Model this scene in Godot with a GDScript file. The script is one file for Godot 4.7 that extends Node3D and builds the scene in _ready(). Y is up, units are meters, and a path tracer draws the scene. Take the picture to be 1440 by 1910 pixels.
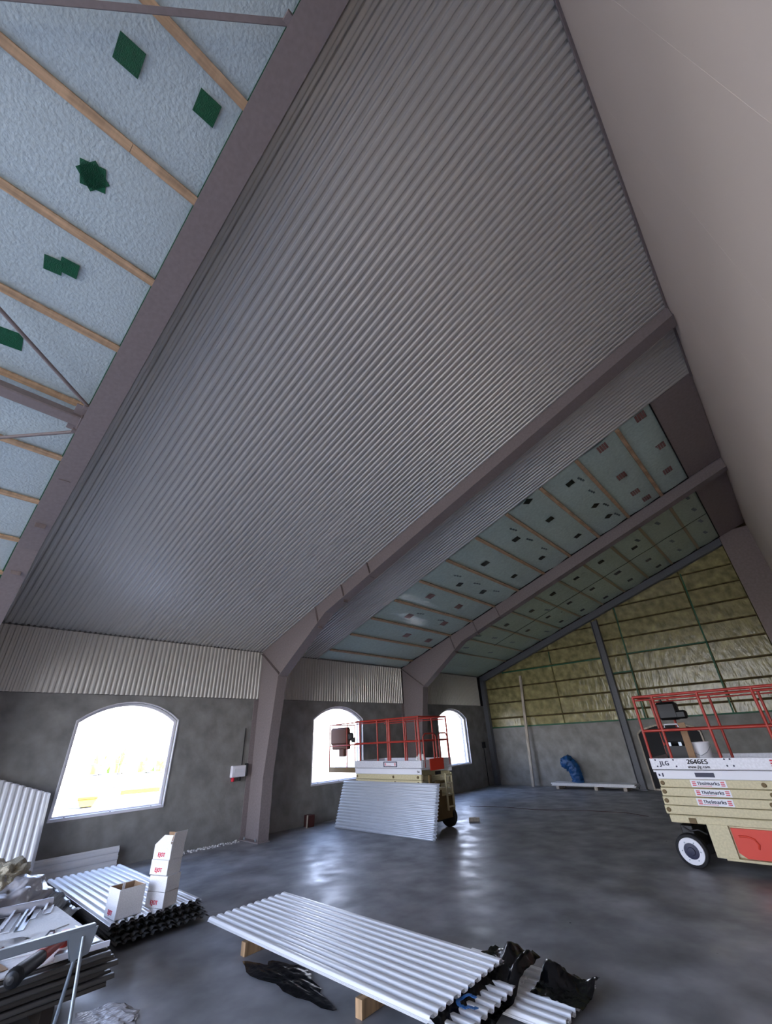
extends Node3D

const T := 0.32227            # slope of the roof
const CS := 0.95180
const SN := 0.30674
var M := {}
var cache := {}
var rng := RandomNumberGenerator.new()

func roof_y(x: float) -> float:
	return 4.16 + (x + 10.65) * T

# ---------------------------------------------------------------- mesh builder
class MB:
	var v := PackedVector3Array()
	var n := PackedVector3Array()

	func face(pts: Array, out: Vector3) -> void:
		var p0: Vector3 = pts[0]
		var nr := Vector3.ZERO
		for i in range(1, pts.size() - 1):
			nr += (pts[i + 1] - p0).cross(pts[i] - p0)
		if nr.length() < 1e-12:
			return
		nr = nr.normalized()
		var q := pts
		if nr.dot(out) < 0.0:
			q = pts.duplicate()
			q.reverse()
			nr = -nr
		for i in range(1, q.size() - 1):
			v.push_back(q[0]); v.push_back(q[i]); v.push_back(q[i + 1])
			n.push_back(nr); n.push_back(nr); n.push_back(nr)

	func stri(a: Vector3, b: Vector3, c: Vector3, na: Vector3, nb: Vector3, nc: Vector3) -> void:
		var nr := (c - a).cross(b - a)
		if nr.dot(na + nb + nc) >= 0.0:
			v.push_back(a); v.push_back(b); v.push_back(c)
			n.push_back(na); n.push_back(nb); n.push_back(nc)
		else:
			v.push_back(a); v.push_back(c); v.push_back(b)
			n.push_back(na); n.push_back(nc); n.push_back(nb)

	func squad(a, b, c, d, na, nb, nc, nd) -> void:
		stri(a, b, c, na, nb, nc)
		stri(a, c, d, na, nc, nd)

	# chamfered box
	func box(c: Vector3, size: Vector3, bev := 0.003, ba := Basis()) -> MB:
		var h := size * 0.5
		bev = minf(bev, minf(h.x, minf(h.y, h.z)) * 0.6)
		var P := func(p: Vector3) -> Vector3: return c + ba * p
		var axes := [Vector3.RIGHT, Vector3.UP, Vector3.BACK]
		for ax in 3:
			var u: int = (ax + 1) % 3
			var w: int = (ax + 2) % 3
			for s in [-1.0, 1.0]:
				var q := []
				for k in [[-1, -1], [1, -1], [1, 1], [-1, 1]]:
					var p := Vector3.ZERO
					p[ax] = s * h[ax]
					p[u] = k[0] * (h[u] - bev)
					p[w] = k[1] * (h[w] - bev)
					q.push_back(P.call(p))
				face(q, ba * (axes[ax] * s))
			for su in [-1.0, 1.0]:
				for sw in [-1.0, 1.0]:
					var q := []
					for k in [[-1, 0], [1, 0], [1, 1], [-1, 1]]:
						var p := Vector3.ZERO
						p[ax] = k[0] * (h[ax] - bev)
						p[u] = su * (h[u] - (bev if k[1] == 1 else 0.0))
						p[w] = sw * (h[w] - (0.0 if k[1] == 1 else bev))
						q.push_back(P.call(p))
					face(q, ba * (axes[u] * su + axes[w] * sw))
		for sx in [-1.0, 1.0]:
			for sy in [-1.0, 1.0]:
				for sz in [-1.0, 1.0]:
					var s := Vector3(sx, sy, sz)
					face([P.call(s * Vector3(h.x, h.y - bev, h.z - bev)), P.call(s * Vector3(h.x - bev, h.y, h.z - bev)), P.call(s * Vector3(h.x - bev, h.y - bev, h.z))], ba * s)
		return self

	func bar(a: Vector3, b: Vector3, w: float, t: float, up := Vector3.UP, bev := 0.003) -> MB:
		var x := (b - a).normalized()
		var z := x.cross(up).normalized()
		var y := z.cross(x)
		return box((a + b) * 0.5, Vector3((b - a).length(), t, w), bev, Basis(x, y, z))

	func path(pts: Array, r: float, seg := 10, caps := true, r2 := -1.0) -> MB:
		var rings := []
		var dirs := []
		var ref := Vector3.UP
		var d0: Vector3 = (pts[1] - pts[0]).normalized()
		if absf(d0.dot(ref)) > 0.9:
			ref = Vector3.RIGHT
		for i in pts.size():
			var d: Vector3 = (pts[mini(i + 1, pts.size() - 1)] - pts[maxi(i - 1, 0)]).normalized()
			var a := d.cross(ref).normalized()
			var b := a.cross(d).normalized()
			ref = b
			var rr := r if r2 < 0 else lerpf(r, r2, float(i) / (pts.size() - 1))
			var ring := []
			var dr := []
			for k in seg:
				var th := TAU * k / seg
				var o := a * cos(th) + b * sin(th)
				ring.push_back(pts[i] + o * rr)
				dr.push_back(o)
			rings.push_back(ring)
			dirs.push_back(dr)
		for i in rings.size() - 1:
			for k in seg:
				var k2 := (k + 1) % seg
				squad(rings[i][k], rings[i][k2], rings[i + 1][k2], rings[i + 1][k], dirs[i][k], dirs[i][k2], dirs[i + 1][k2], dirs[i + 1][k])
		if caps:
			face(rings[0], pts[0] - pts[1])
			face(rings[-1], pts[-1] - pts[-2])
		return self

	func tube(a: Vector3, b: Vector3, r: float, seg := 10) -> MB:
		return path([a, b], r, seg)

	# polygon in local xy, thickness along local z
	func prism(poly: PackedVector2Array, depth: float, xf := Transform3D()) -> MB:
		var idx := Geometry2D.triangulate_polygon(poly)
		var area := 0.0
		for i in poly.size():
			area += poly[i].cross(poly[(i + 1) % poly.size()])
		for s in [-1.0, 1.0]:
			for i in range(0, idx.size(), 3):
				var q := []
				for k in 3:
					var p := poly[idx[i + k]]
					q.push_back(xf * Vector3(p.x, p.y, s * depth * 0.5))
				face(q, xf.basis * Vector3(0, 0, s))
		for i in poly.size():
			var a := poly[i]
			var b := poly[(i + 1) % poly.size()]
			var o := Vector2((b - a).y, -(b - a).x) * signf(area)
			face([xf * Vector3(a.x, a.y, -depth * 0.5), xf * Vector3(b.x, b.y, -depth * 0.5), xf * Vector3(b.x, b.y, depth * 0.5), xf * Vector3(a.x, a.y, depth * 0.5)], xf.basis * Vector3(o.x, o.y, 0))
		return self

	# profile of (radius, y) round local y
	func lathe(prof: Array, seg: int, xf := Transform3D()) -> MB:
		for i in prof.size() - 1:
			var a: Vector2 = prof[i]
			var b: Vector2 = prof[i + 1]
			var nn := Vector2(b.y - a.y, a.x - b.x).normalized()
			for k in seg:
				var t0 := TAU * k / seg
				var t1 := TAU * (k + 1) / seg
				var c0 := Vector3(cos(t0), 0, sin(t0))
				var c1 := Vector3(cos(t1), 0, sin(t1))
				var n0 := xf.basis * (c0 * nn.x + Vector3.UP * nn.y)
				var n1 := xf.basis * (c1 * nn.x + Vector3.UP * nn.y)
				var p := [xf * (c0 * a.x + Vector3.UP * a.y), xf * (c1 * a.x + Vector3.UP * a.y), xf * (c1 * b.x + Vector3.UP * b.y), xf * (c0 * b.x + Vector3.UP * b.y)]
				squad(p[0], p[1], p[2], p[3], n0, n1, n1, n0)
		return self

	# smooth surface of a callable(u, v) -> Vector3, closed in u if wrap
	func grid(f: Callable, nu: int, nv: int, wrap := false, flip := false) -> MB:
		var p := []
		for i in nu + 1:
			var row := []
			for j in nv + 1:
				row.push_back(f.call(float(i % nu if wrap else i) / nu, float(j) / nv))
			p.push_back(row)
		var nr := []
		for i in nu + 1:
			var row := []
			for j in nv + 1:
				var i0: int = (i - 1 + nu) % nu if wrap else maxi(i - 1, 0)
				var i1: int = (i + 1) % nu if wrap else mini(i + 1, nu)
				var du: Vector3 = p[i1][j] - p[i0][j]
				var dv: Vector3 = p[i][mini(j + 1, nv)] - p[i][maxi(j - 1, 0)]
				var c := du.cross(dv)
				c = c.normalized() if c.length() > 1e-12 else Vector3.UP
				row.push_back(-c if flip else c)
			nr.push_back(row)
		for i in nu:
			for j in nv:
				squad(p[i][j], p[i + 1][j], p[i + 1][j + 1], p[i][j + 1], nr[i][j], nr[i + 1][j], nr[i + 1][j + 1], nr[i][j + 1])
		return self

	# a film: grid with a small thickness
	func film(f: Callable, nu: int, nv: int, th := 0.002) -> MB:
		grid(f, nu, nv)
		grid(func(u, w): return f.call(u, w) - Vector3(0, th, 0), nu, nv, false, true)
		return self

	func mesh() -> ArrayMesh:
		var a := []
		a.resize(Mesh.ARRAY_MAX)
		a[Mesh.ARRAY_VERTEX] = v
		a[Mesh.ARRAY_NORMAL] = n
		var m := ArrayMesh.new()
		m.add_surface_from_arrays(Mesh.PRIMITIVE_TRIANGLES, a)
		return m

# ---------------------------------------------------------------- nodes
var taken := {}
func numbered(called: String) -> String:
	if not taken.has(called):
		taken[called] = 0
		return called
	taken[called] += 1
	return "%s_%03d" % [called, taken[called]]

func thing(called: String, label: String, category: String, at := Vector3.ZERO, turn := 0.0, group := "") -> Node3D:
	var o := Node3D.new()
	o.name = numbered(called)
	add_child(o)
	o.position = at
	o.rotation.y = turn
	tag(o, label, category, group)
	return o

func tag(o: Node, label: String, category: String, group := "") -> Node:
	o.set_meta("label", label)
	o.set_meta("category", category)
	if group != "":
		o.set_meta("group", group)
	return o

func struct(called: String, label: String, category: String) -> Node3D:
	var o := thing(called, label, category)
	o.set_meta("kind", "structure")
	return o

func put(called: String, mesh: Mesh, mat: Material, parent: Node = self, at := Transform3D()) -> MeshInstance3D:
	var o := MeshInstance3D.new()
	o.mesh = mesh
	o.material_override = mat
	o.transform = at
	o.cast_shadow = GeometryInstance3D.SHADOW_CASTING_SETTING_ON
	if parent == self:
		o.name = numbered(called)
		add_child(o)
	else:
		o.name = called
		parent.add_child(o, true)
		if o.name != called:
			var k := 1
			while parent.has_node("%s_%03d" % [called, k]):
				k += 1
			o.name = "%s_%03d" % [called, k]
	return o

func letters(text: String, height: float, mat: Material, parent: Node, at: Transform3D, font := "Droid Sans", bold := true) -> void:
	var tm := TextMesh.new()
	var f := SystemFont.new()
	f.font_names = PackedStringArray([font])
	f.font_weight = 700 if bold else 400
	tm.font = f
	tm.text = text
	tm.font_size = 64
	tm.pixel_size = height / 46.0
	tm.depth = 0.003
	tm.curve_step = 2.0
	var st := SurfaceTool.new()
	var off := [0.0]
	if bold:
		off = [-0.028, 0.0, 0.028]
	for k in off:
		st.append_from(tm, 0, T3(k * height, 0.2 * k * height, 0.0002 * k))
	put("lettering", st.commit(), mat, parent, at)

# ---------------------------------------------------------------- textures and materials
func noise_tex(size: int, freq: float, octaves: int, lo: float, hi: float, seed_: int, kind := FastNoiseLite.TYPE_SIMPLEX_SMOOTH, contrast := 1.0, stretch := Vector2.ONE) -> ImageTexture:
	var fn := FastNoiseLite.new()
	fn.seed = seed_
	fn.noise_type = kind
	fn.frequency = freq
	fn.fractal_octaves = octaves
	var im := Image.create(size, size, false, Image.FORMAT_RGB8)
	for y in size:
		for x in size:
			# blended over the border so that the picture repeats
			var fx := float(x) / size
			var fy := float(y) / size
			var a := fn.get_noise_2d(x * stretch.x, y * stretch.y)
			var b := fn.get_noise_2d((x - size) * stretch.x, y * stretch.y)
			var c := fn.get_noise_2d(x * stretch.x, (y - size) * stretch.y)
			var d := fn.get_noise_2d((x - size) * stretch.x, (y - size) * stretch.y)
			var w := lerpf(lerpf(a, b, fx), lerpf(c, d, fx), fy)
			w /= sqrt((fx * fx + (1 - fx) * (1 - fx)) * (fy * fy + (1 - fy) * (1 - fy)))
			var g := clampf(lerpf(lo, hi, clampf(0.5 + w * 0.9 * contrast, 0, 1)), 0, 1)
			im.set_pixel(x, y, Color(g, g, g))
	return ImageTexture.create_from_image(im)

func mk(key: String, col: Color, rough := 0.6, metal := 0.0) -> StandardMaterial3D:
	var m := StandardMaterial3D.new()
	m.resource_name = key
	m.albedo_color = col
	m.roughness = rough
	m.metallic = metal
	M[key] = m
	return m

func skin(m: StandardMaterial3D, scale: float, color_tex: Texture2D = null, rough_tex: Texture2D = null, bump: Texture2D = null, bump_cm := 0.2, world := true) -> StandardMaterial3D:
	m.uv1_triplanar = true
	m.uv1_world_triplanar = world
	m.uv1_scale = Vector3.ONE * scale
	if color_tex:
		m.albedo_texture = color_tex
	if rough_tex:
		m.roughness_texture = rough_tex
		m.roughness_texture_channel = BaseMaterial3D.TEXTURE_CHANNEL_RED
	if bump:
		m.heightmap_enabled = true
		m.heightmap_texture = bump
		m.heightmap_scale = bump_cm
	return m

func materials() -> void:
	var cloud := noise_tex(512, 0.010, 5, 0.62, 1.0, 3, FastNoiseLite.TYPE_SIMPLEX_SMOOTH, 0.75)
	var blotch := noise_tex(512, 0.012, 6, 0.80, 1.0, 8, FastNoiseLite.TYPE_SIMPLEX_SMOOTH, 0.7)
	var grain := noise_tex(256, 0.08, 3, 0.93, 1.0, 5)
	var wood_t := noise_tex(256, 0.05, 4, 0.72, 1.0, 6, FastNoiseLite.TYPE_SIMPLEX_SMOOTH, 0.9, Vector2(1.0, 0.10))
	var shine := noise_tex(512, 0.016, 6, 0.40, 1.0, 21, FastNoiseLite.TYPE_SIMPLEX_SMOOTH, 0.62)
	var pits := noise_tex(512, 0.05, 4, 0.0, 1.0, 11, FastNoiseLite.TYPE_SIMPLEX_SMOOTH, 0.7)
	var wrinkle := noise_tex(512, 0.02, 4, 0.0, 1.0, 14, FastNoiseLite.TYPE_SIMPLEX_SMOOTH, 0.8, Vector2(1.0, 0.35))
	var soft := noise_tex(256, 0.02, 3, 0.0, 1.0, 17, FastNoiseLite.TYPE_SIMPLEX_SMOOTH, 0.6)

	skin(mk("floor", Color(0.66, 0.66, 0.67), 0.62), 0.22, cloud, shine, soft, 0.25)
	skin(mk("concrete", Color(0.61, 0.60, 0.58), 0.9), 0.35, blotch, null, pits, 0.25)
	skin(mk("partition", Color(0.79, 0.735, 0.69), 0.75), 0.3, null, null, soft, 0.3)
	skin(mk("grey_board", Color(0.60, 0.545, 0.53), 0.75), 0.5, grain)
	mk("corr", Color(0.795, 0.78, 0.75), 0.33, 0.28)
	mk("corr_pale", Color(0.78, 0.80, 0.83), 0.33, 0.4)
	mk("timber_dark", Color(0.16, 0.13, 0.11), 0.8)
	mk("box_backlit", Color(0.34, 0.17, 0.09), 0.6)  # control box against the window, its backlit shade put into the colour
	mk("corr_shaded", Color(0.30, 0.29, 0.28), 0.45, 0.1)  # same ribbed sheets, with the shade on the stacks put into the colour
	mk("corr_white", Color(0.92, 0.92, 0.92), 0.33, 0.12)
	skin(mk("steel", Color(0.55, 0.505, 0.50), 0.55), 0.8, grain)
	skin(mk("steel_dark", Color(0.43, 0.44, 0.46), 0.5), 0.8, grain)
	mk("joint", Color(0.10, 0.09, 0.08), 0.9)
	skin(mk("film_blue", Color(0.775, 0.84, 0.855), 0.42), 0.9, grain, null, pits, 0.6)
	skin(mk("film_mint", Color(0.77, 0.85, 0.81), 0.22), 0.5, grain, null, soft, 1.0)
	skin(mk("film_clearish", Color(0.75, 0.82, 0.73), 0.25), 0.5, grain, null, soft, 1.0)
	skin(mk("wool", Color(0.71, 0.67, 0.46), 0.24), 0.5, cloud, null, wrinkle, 0.9)
	mk("wool_back", Color(0.30, 0.23, 0.14), 0.9)
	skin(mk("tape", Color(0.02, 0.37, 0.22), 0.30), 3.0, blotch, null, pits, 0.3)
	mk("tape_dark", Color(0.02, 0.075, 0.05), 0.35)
	mk("lath_film", Color(0.66, 0.61, 0.47), 0.5)
	mk("print_red", Color(0.55, 0.38, 0.36), 0.4)
	mk("print_grey", Color(0.36, 0.43, 0.43), 0.4)
	skin(mk("lath", Color(0.87, 0.73, 0.58), 0.75), 1.4, wood_t)
	skin(mk("timber", Color(0.79, 0.64, 0.47), 0.75), 1.4, wood_t)
	skin(mk("pale_timber", Color(0.83, 0.78, 0.71), 0.75), 1.4, wood_t)
	mk("frame_alu", Color(0.92, 0.91, 0.93), 0.35)
	var g := mk("glass", Color(0.9, 0.95, 0.95, 0.06), 0.02)
	g.transparency = BaseMaterial3D.TRANSPARENCY_ALPHA
	mk("red", Color(0.66, 0.20, 0.15), 0.45)
	mk("red_panel", Color(0.84, 0.24, 0.15), 0.5)
	skin(mk("cream", Color(0.82, 0.775, 0.62), 0.5), 1.2, grain, null, null, 0.1, false)
	mk("cream_dark", Color(0.42, 0.34, 0.20), 0.6)  # darkened cream; on the extension board it paints in the backlit shade
	skin(mk("alu", Color(0.88, 0.88, 0.90), 0.5, 0.1), 1.2, grain, null, null, 0.1, false)
	mk("white", Color(0.90, 0.90, 0.92), 0.5)
	mk("rubber", Color(0.13, 0.13, 0.14), 0.8)
	mk("black", Color(0.05, 0.05, 0.055), 0.5)
	mk("dark_blue", Color(0.06, 0.08, 0.22), 0.5)
	mk("sticker_red", Color(0.80, 0.10, 0.20), 0.5)
	mk("yellow", Color(0.90, 0.75, 0.18), 0.5)
	skin(mk("sack", Color(0.03, 0.28, 0.49), 0.42), 2.0, grain, null, wrinkle, 0.8, false)
	skin(mk("card_white", Color(0.93, 0.92, 0.91), 0.7), 3.0, grain, null, null, 0.1, false)
	skin(mk("card_brown", Color(0.62, 0.50, 0.38), 0.8), 3.0, grain, null, null, 0.1, false)
	skin(mk("plaster", Color(0.94, 0.93, 0.92), 0.7), 1.0, grain)
	skin(mk("black_film", Color(0.035, 0.035, 0.045), 0.22), 1.5, null, null, soft, 0.6)
	mk("film_print", Color(0.16, 0.38, 0.62), 0.4)
	skin(mk("bag_film", Color(0.68, 0.67, 0.68), 0.25), 2.0, null, null, wrinkle, 0.5)
	skin(mk("loose_wool", Color(0.80, 0.76, 0.66), 0.95), 4.0, blotch, null, pits, 1.0)
	mk("galv", Color(0.60, 0.64, 0.67), 0.38, 0.55)
	mk("brick", Color(0.30, 0.14, 0.13), 0.8)
	mk("ground", Color(0.38, 0.375, 0.37), 0.95)
	mk("leaf", Color(0.60, 0.69, 0.32), 0.8)
	mk("bark", Color(0.25, 0.19, 0.14), 0.9)
	mk("orange", Color(0.80, 0.25, 0.05), 0.6)

# ---------------------------------------------------------------- corrugated sheet
const PITCH := 0.096
# ribs along x; x from a0 + s0 z to a1 + s1 z; crests at y = deep
func corr(ribs: int, a0: float, a1: float, s0 := 0.0, s1 := 0.0, deep := 0.024, pitch := PITCH) -> ArrayMesh:
	var key := [ribs, a0, a1, s0, s1, deep, pitch]
	if cache.has(key):
		return cache[key]
	var prof := [Vector2(0, 0), Vector2(0.19, 0), Vector2(0.24, 0.04), Vector2(0.285, 0.2), Vector2(0.335, 0.78), Vector2(0.37, 0.93), Vector2(0.43, 1), Vector2(0.76, 1), Vector2(0.82, 0.93), Vector2(0.855, 0.78), Vector2(0.905, 0.2), Vector2(0.95, 0.04), Vector2(1, 0)]
	var pts := []
	for r in ribs:
		for i in prof.size() - 1:
			pts.push_back(Vector2((r + prof[i].x) * pitch, prof[i].y * deep))
	pts.push_back(Vector2(ribs * pitch, 0))
	var b := MB.new()
	var th := 0.0018
	var nrm := []
	for i in pts.size():
		var d: Vector2 = (pts[mini(i + 1, pts.size() - 1)] - pts[i]).normalized() + (pts[i] - pts[maxi(i - 1, 0)]).normalized()
		nrm.push_back(Vector3(0, d.x, -d.y).normalized())
	for i in pts.size() - 1:
		var p: Vector2 = pts[i]
		var q: Vector2 = pts[i + 1]
		var o := Vector3(0, q.x - p.x, -(q.y - p.y))
		var A := Vector3(a0 + s0 * p.x, p.y, p.x)
		var B := Vector3(a1 + s1 * p.x, p.y, p.x)
		var C := Vector3(a1 + s1 * q.x, q.y, q.x)
		var D := Vector3(a0 + s0 * q.x, q.y, q.x)
		var dn := Vector3(0, -th, 0)
		b.squad(A, B, C, D, nrm[i], nrm[i], nrm[i + 1], nrm[i + 1])
		b.face([A + dn, B + dn, C + dn, D + dn], -o)
		b.face([A, D, D + dn, A + dn], Vector3.LEFT)
		b.face([B, C, C + dn, B + dn], Vector3.RIGHT)
		if i == 0:
			b.face([A, B, B + dn, A + dn], Vector3.FORWARD)
		if i == pts.size() - 2:
			b.face([D, C, C + dn, D + dn], Vector3.BACK)
	cache[key] = b.mesh()
	return cache[key]

# x up the slope, y into the room, z towards the far wall
func slope_at(x: float, z: float, below := 0.0) -> Transform3D:
	var ey := Vector3(SN, -CS, 0)
	return Transform3D(Basis(Vector3(CS, SN, 0), ey, Vector3(0, 0, -1)), Vector3(x, roof_y(x), z) + ey * below)

# ---------------------------------------------------------------- scene
func _ready() -> void:
	rng.seed = 7
	# camera, held high by someone standing beside the partition
	var cam := Camera3D.new()
	cam.name = "camera"
	add_child(cam)
	cam.position = Vector3(0, 1.893, 0)
	cam.rotation_order = EULER_ORDER_YXZ
	cam.rotation = Vector3(0.510668, 0.733713, -0.051916)
	cam.keep_aspect = Camera3D.KEEP_HEIGHT
	cam.fov = rad_to_deg(2.0 * atan(955.0 / 752.49))
	cam.near = 0.05
	cam.far = 400.0
	cam.current = true
	# daylight
	var sky_m := ProceduralSkyMaterial.new()
	sky_m.sky_top_color = Color(0.58, 0.69, 0.90)
	sky_m.sky_horizon_color = Color(0.985, 0.98, 0.98)
	sky_m.ground_bottom_color = Color(0.45, 0.43, 0.40)
	sky_m.ground_horizon_color = Color(0.60, 0.60, 0.60)
	sky_m.sky_energy_multiplier = 0.95
	var sky := Sky.new()
	sky.sky_material = sky_m
	var e := Environment.new()
	e.background_mode = Environment.BG_SKY
	e.sky = sky
	e.tonemap_mode = Environment.TONE_MAPPER_LINEAR
	e.tonemap_exposure = 16.5
	e.sdfgi_enabled = true
	e.ssao_enabled = true
	e.ssil_enabled = true
	var we := WorldEnvironment.new()
	we.name = "world_environment"
	we.environment = e
	add_child(we)
	var sun := DirectionalLight3D.new()
	sun.name = "sun"
	add_child(sun)
	sun.look_at_from_position(Vector3(14, 16, -12), Vector3.ZERO)
	sun.light_energy = 2.4
	sun.light_color = Color(1.0, 0.95, 0.87)
	sun.light_angular_distance = 0.6
	sun.shadow_enabled = true
	sun.sky_mode = DirectionalLight3D.SKY_MODE_LIGHT_ONLY

	materials()
	shell()
	ceiling()
	gable()
	frames()
	lifts()
	sheets()
	left_heap()
	far_things()
	outside()

# ---------------------------------------------------------------- shell
const WZ := [-3.32, -9.17, -15.17]   # window centres on the left wall
func arch(grow: float) -> PackedVector2Array:
	# x runs along -z, the arch of a window opening
	var p := PackedVector2Array()
	var w := 0.98 + grow
	p.push_back(Vector2(-w, 0.86 - grow))
	p.push_back(Vector2(w, 0.86 - grow))
	var rise := 0.35
	var r := (0.98 * 0.98 + rise * rise) / (2.0 * rise)
	var cy := 2.47 + rise - r
	var a0 := acos(clampf(w / (r + grow), -1, 1))
	for i in 13:
		var a := lerpf(a0, PI - a0, i / 12.0)
		p.push_back(Vector2(cos(a) * (r + grow), cy + sin(a) * (r + grow)))
	return p

func shell() -> void:
	var fl := struct("floor", "dark grey power-floated concrete floor, dusty and shiny in patches", "floor")
	put("slab", MB.new().box(Vector3(-5.1, -0.15, -6.0), Vector3(12.2, 0.3, 24.6), 0.0).mesh(), M.floor, fl)

	# left wall: concrete with three arched openings, cut out of a polygon
	var wl := struct("wall_left", "grey concrete wall with three arched windows under a strip of ribbed sheet", "wall")
	var xf := Transform3D(Basis(Vector3(0, 0, -1), Vector3.UP, Vector3(1, 0, 0)), Vector3(-10.80, 0, 0))
	var z_from := -6.2
	var z_to := 18.1
	var lo := 0.86
	# below the sills, above the heads, and the piers between
	put("concrete_base", MB.new().prism(PackedVector2Array([Vector2(z_from, 0), Vector2(z_to, 0), Vector2(z_to, lo), Vector2(z_from, lo)]), 0.28, xf).mesh(), M.concrete, wl)
	var edges := [z_from]
	for c in WZ:
		edges.push_back(-c - 0.98); edges.push_back(-c + 0.98)
	edges.push_back(z_to)
	for i in range(0, edges.size(), 2):
		put("concrete_pier", MB.new().prism(PackedVector2Array([Vector2(edges[i], lo), Vector2(edges[i + 1], lo), Vector2(edges[i + 1], 4.3), Vector2(edges[i], 4.3)]), 0.28, xf).mesh(), M.concrete, wl)
	for c in WZ:
		var ar := arch(0.0)
		var p := PackedVector2Array()
		p.push_back(Vector2(-c - 0.98, 4.3))
		for i in range(ar.size() - 1, 1, -1):
			p.push_back(ar[i] + Vector2(-c, 0))
		p.push_back(Vector2(-c + 0.98, 4.3))
		put("concrete_lintel", MB.new().prism(p, 0.28, xf).mesh(), M.concrete, wl)
	# ribbed strip, sheet by sheet
	var up := Basis(Vector3.UP, Vector3.RIGHT, Vector3(0, 0, -1))
	for bay in [[-0.46, 61], [-6.325, 61], [-12.235, 54]]:
		var left: int = bay[1]
		var z: float = bay[0]
		while left > 0:
			var nr := mini(11, left)
			put("ribbed_sheet", corr(nr, 0.0, 1.185), M.corr, wl, Transform3D(up, Vector3(-10.640, 2.965, z)))
			z -= nr * PITCH
			left -= nr
	put("strip_backing", MB.new().box(Vector3(-10.652, 3.56, -6.0), Vector3(0.012, 1.2, 23.9), 0.0).mesh(), M.joint, wl)

	for i in 3:
		window(i + 1, WZ[i])

	# partition on the right
	var wr := struct("wall_right", "pale beige lined partition wall rising to the roof at the right", "wall")
	put("lining", MB.new().box(Vector3(0.81, 4.0, -6.0), Vector3(0.2, 8.1, 24.6), 0.0).mesh(), M.partition, wr)
	var k := 0
	for z in [2.2, 0.95, -0.30, -1.55, -2.80, -4.05, -5.30, -6.55, -7.80, -9.05, -10.30, -11.55, -12.80, -14.05, -15.30, -16.55]:
		var x := 0.7116
		put("joint_strip", MB.new().box(Vector3(x, 4.0 - 0.12, z), Vector3(0.0042, 7.5, 0.045), 0.0004).mesh(), M.partition, wr)
		k += 1

	# near end, behind the photographer: a wall with a wide gateway
	var wn := struct("wall_near", "concrete end wall with a wide open gateway", "wall")
	var nx := Transform3D(Basis(), Vector3(0, 0, 6.05))
	put("concrete_side", MB.new().prism(PackedVector2Array([Vector2(-10.95, 0), Vector2(-9.6, 0), Vector2(-9.6, 4.4), Vector2(-10.95, 4.25)]), 0.3, nx).mesh(), M.concrete, wn)
	put("concrete_side", MB.new().prism(PackedVector2Array([Vector2(-0.4, 0), Vector2(0.9, 0), Vector2(0.9, 8.0), Vector2(-0.4, 7.55)]), 0.3, nx).mesh(), M.concrete, wn)
	put("upper_cladding", MB.new().prism(PackedVector2Array([Vector2(-10.95, 4.25), Vector2(-9.6, 4.4), Vector2(-6.5, 5.2), Vector2(-0.4, 5.2), Vector2(-0.4, 7.55), Vector2(-10.95, 4.26)]), 0.3, nx).mesh(), M.concrete, wn)

func window(nr: int, zc: float) -> void:
	var w := struct("window_%d" % nr, ["arched window nearest the camera, above the heap of sheets", "arched window between the two big columns, behind the middle lift", "arched window farthest along the left wall, next to the end wall"][nr - 1], "window")
	w.position = Vector3(-10.66, 0, zc)
	var ba := Basis(Vector3(0, 0, -1), Vector3.UP, Vector3(1, 0, 0))
	var inner := arch(-0.055)
	var outer := arch(-0.002)
	# frame: one moulding swept round the opening
	var f := MB.new()
	var t := MB.new()
	var big := arch(0.018)
	for i in outer.size():
		var j := (i + 1) % outer.size()
		f.prism(PackedVector2Array([inner[i], inner[j], outer[j], outer[i]]), 0.07, Transform3D(ba, Vector3(-0.11, 0, 0)))
		t.prism(PackedVector2Array([arch(-0.004)[i], arch(-0.004)[j], big[j], big[i]]), 0.018, Transform3D(ba, Vector3(0.012, 0, 0)))
	put("frame", f.mesh(), M.frame_alu, w)
	put("casing", t.mesh(), M.frame_alu, w)
	put("sill", MB.new().box(Vector3(-0.05, 0.875, 0), Vector3(0.13, 0.03, 1.93), 0.004).mesh(), M.frame_alu, w)
	for y in [1.27, 1.68, 2.09, 2.47]:
		put("glazing_bar", MB.new().box(Vector3(-0.11, y, 0), Vector3(0.016, 0.007, 1.85), 0.001).mesh(), M.frame_alu, w)
	put("glazing_bar", MB.new().box(Vector3(-0.11, 1.82, 0), Vector3(0.016, 1.88, 0.007), 0.001).mesh(), M.frame_alu, w)
	put("pane", MB.new().prism(arch(-0.05), 0.006, Transform3D(ba, Vector3(-0.115, 0, 0))).mesh(), M.glass, w)
	for z in [0.75, 0.0, -0.75]:
		put("screw_cap", MB.new().lathe([Vector2(0, 0.006), Vector2(0.012, 0.006), Vector2(0.014, 0)], 8, Transform3D(Basis(), Vector3(0.0, 0.89, z))).mesh(), M.black, w)

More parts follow.
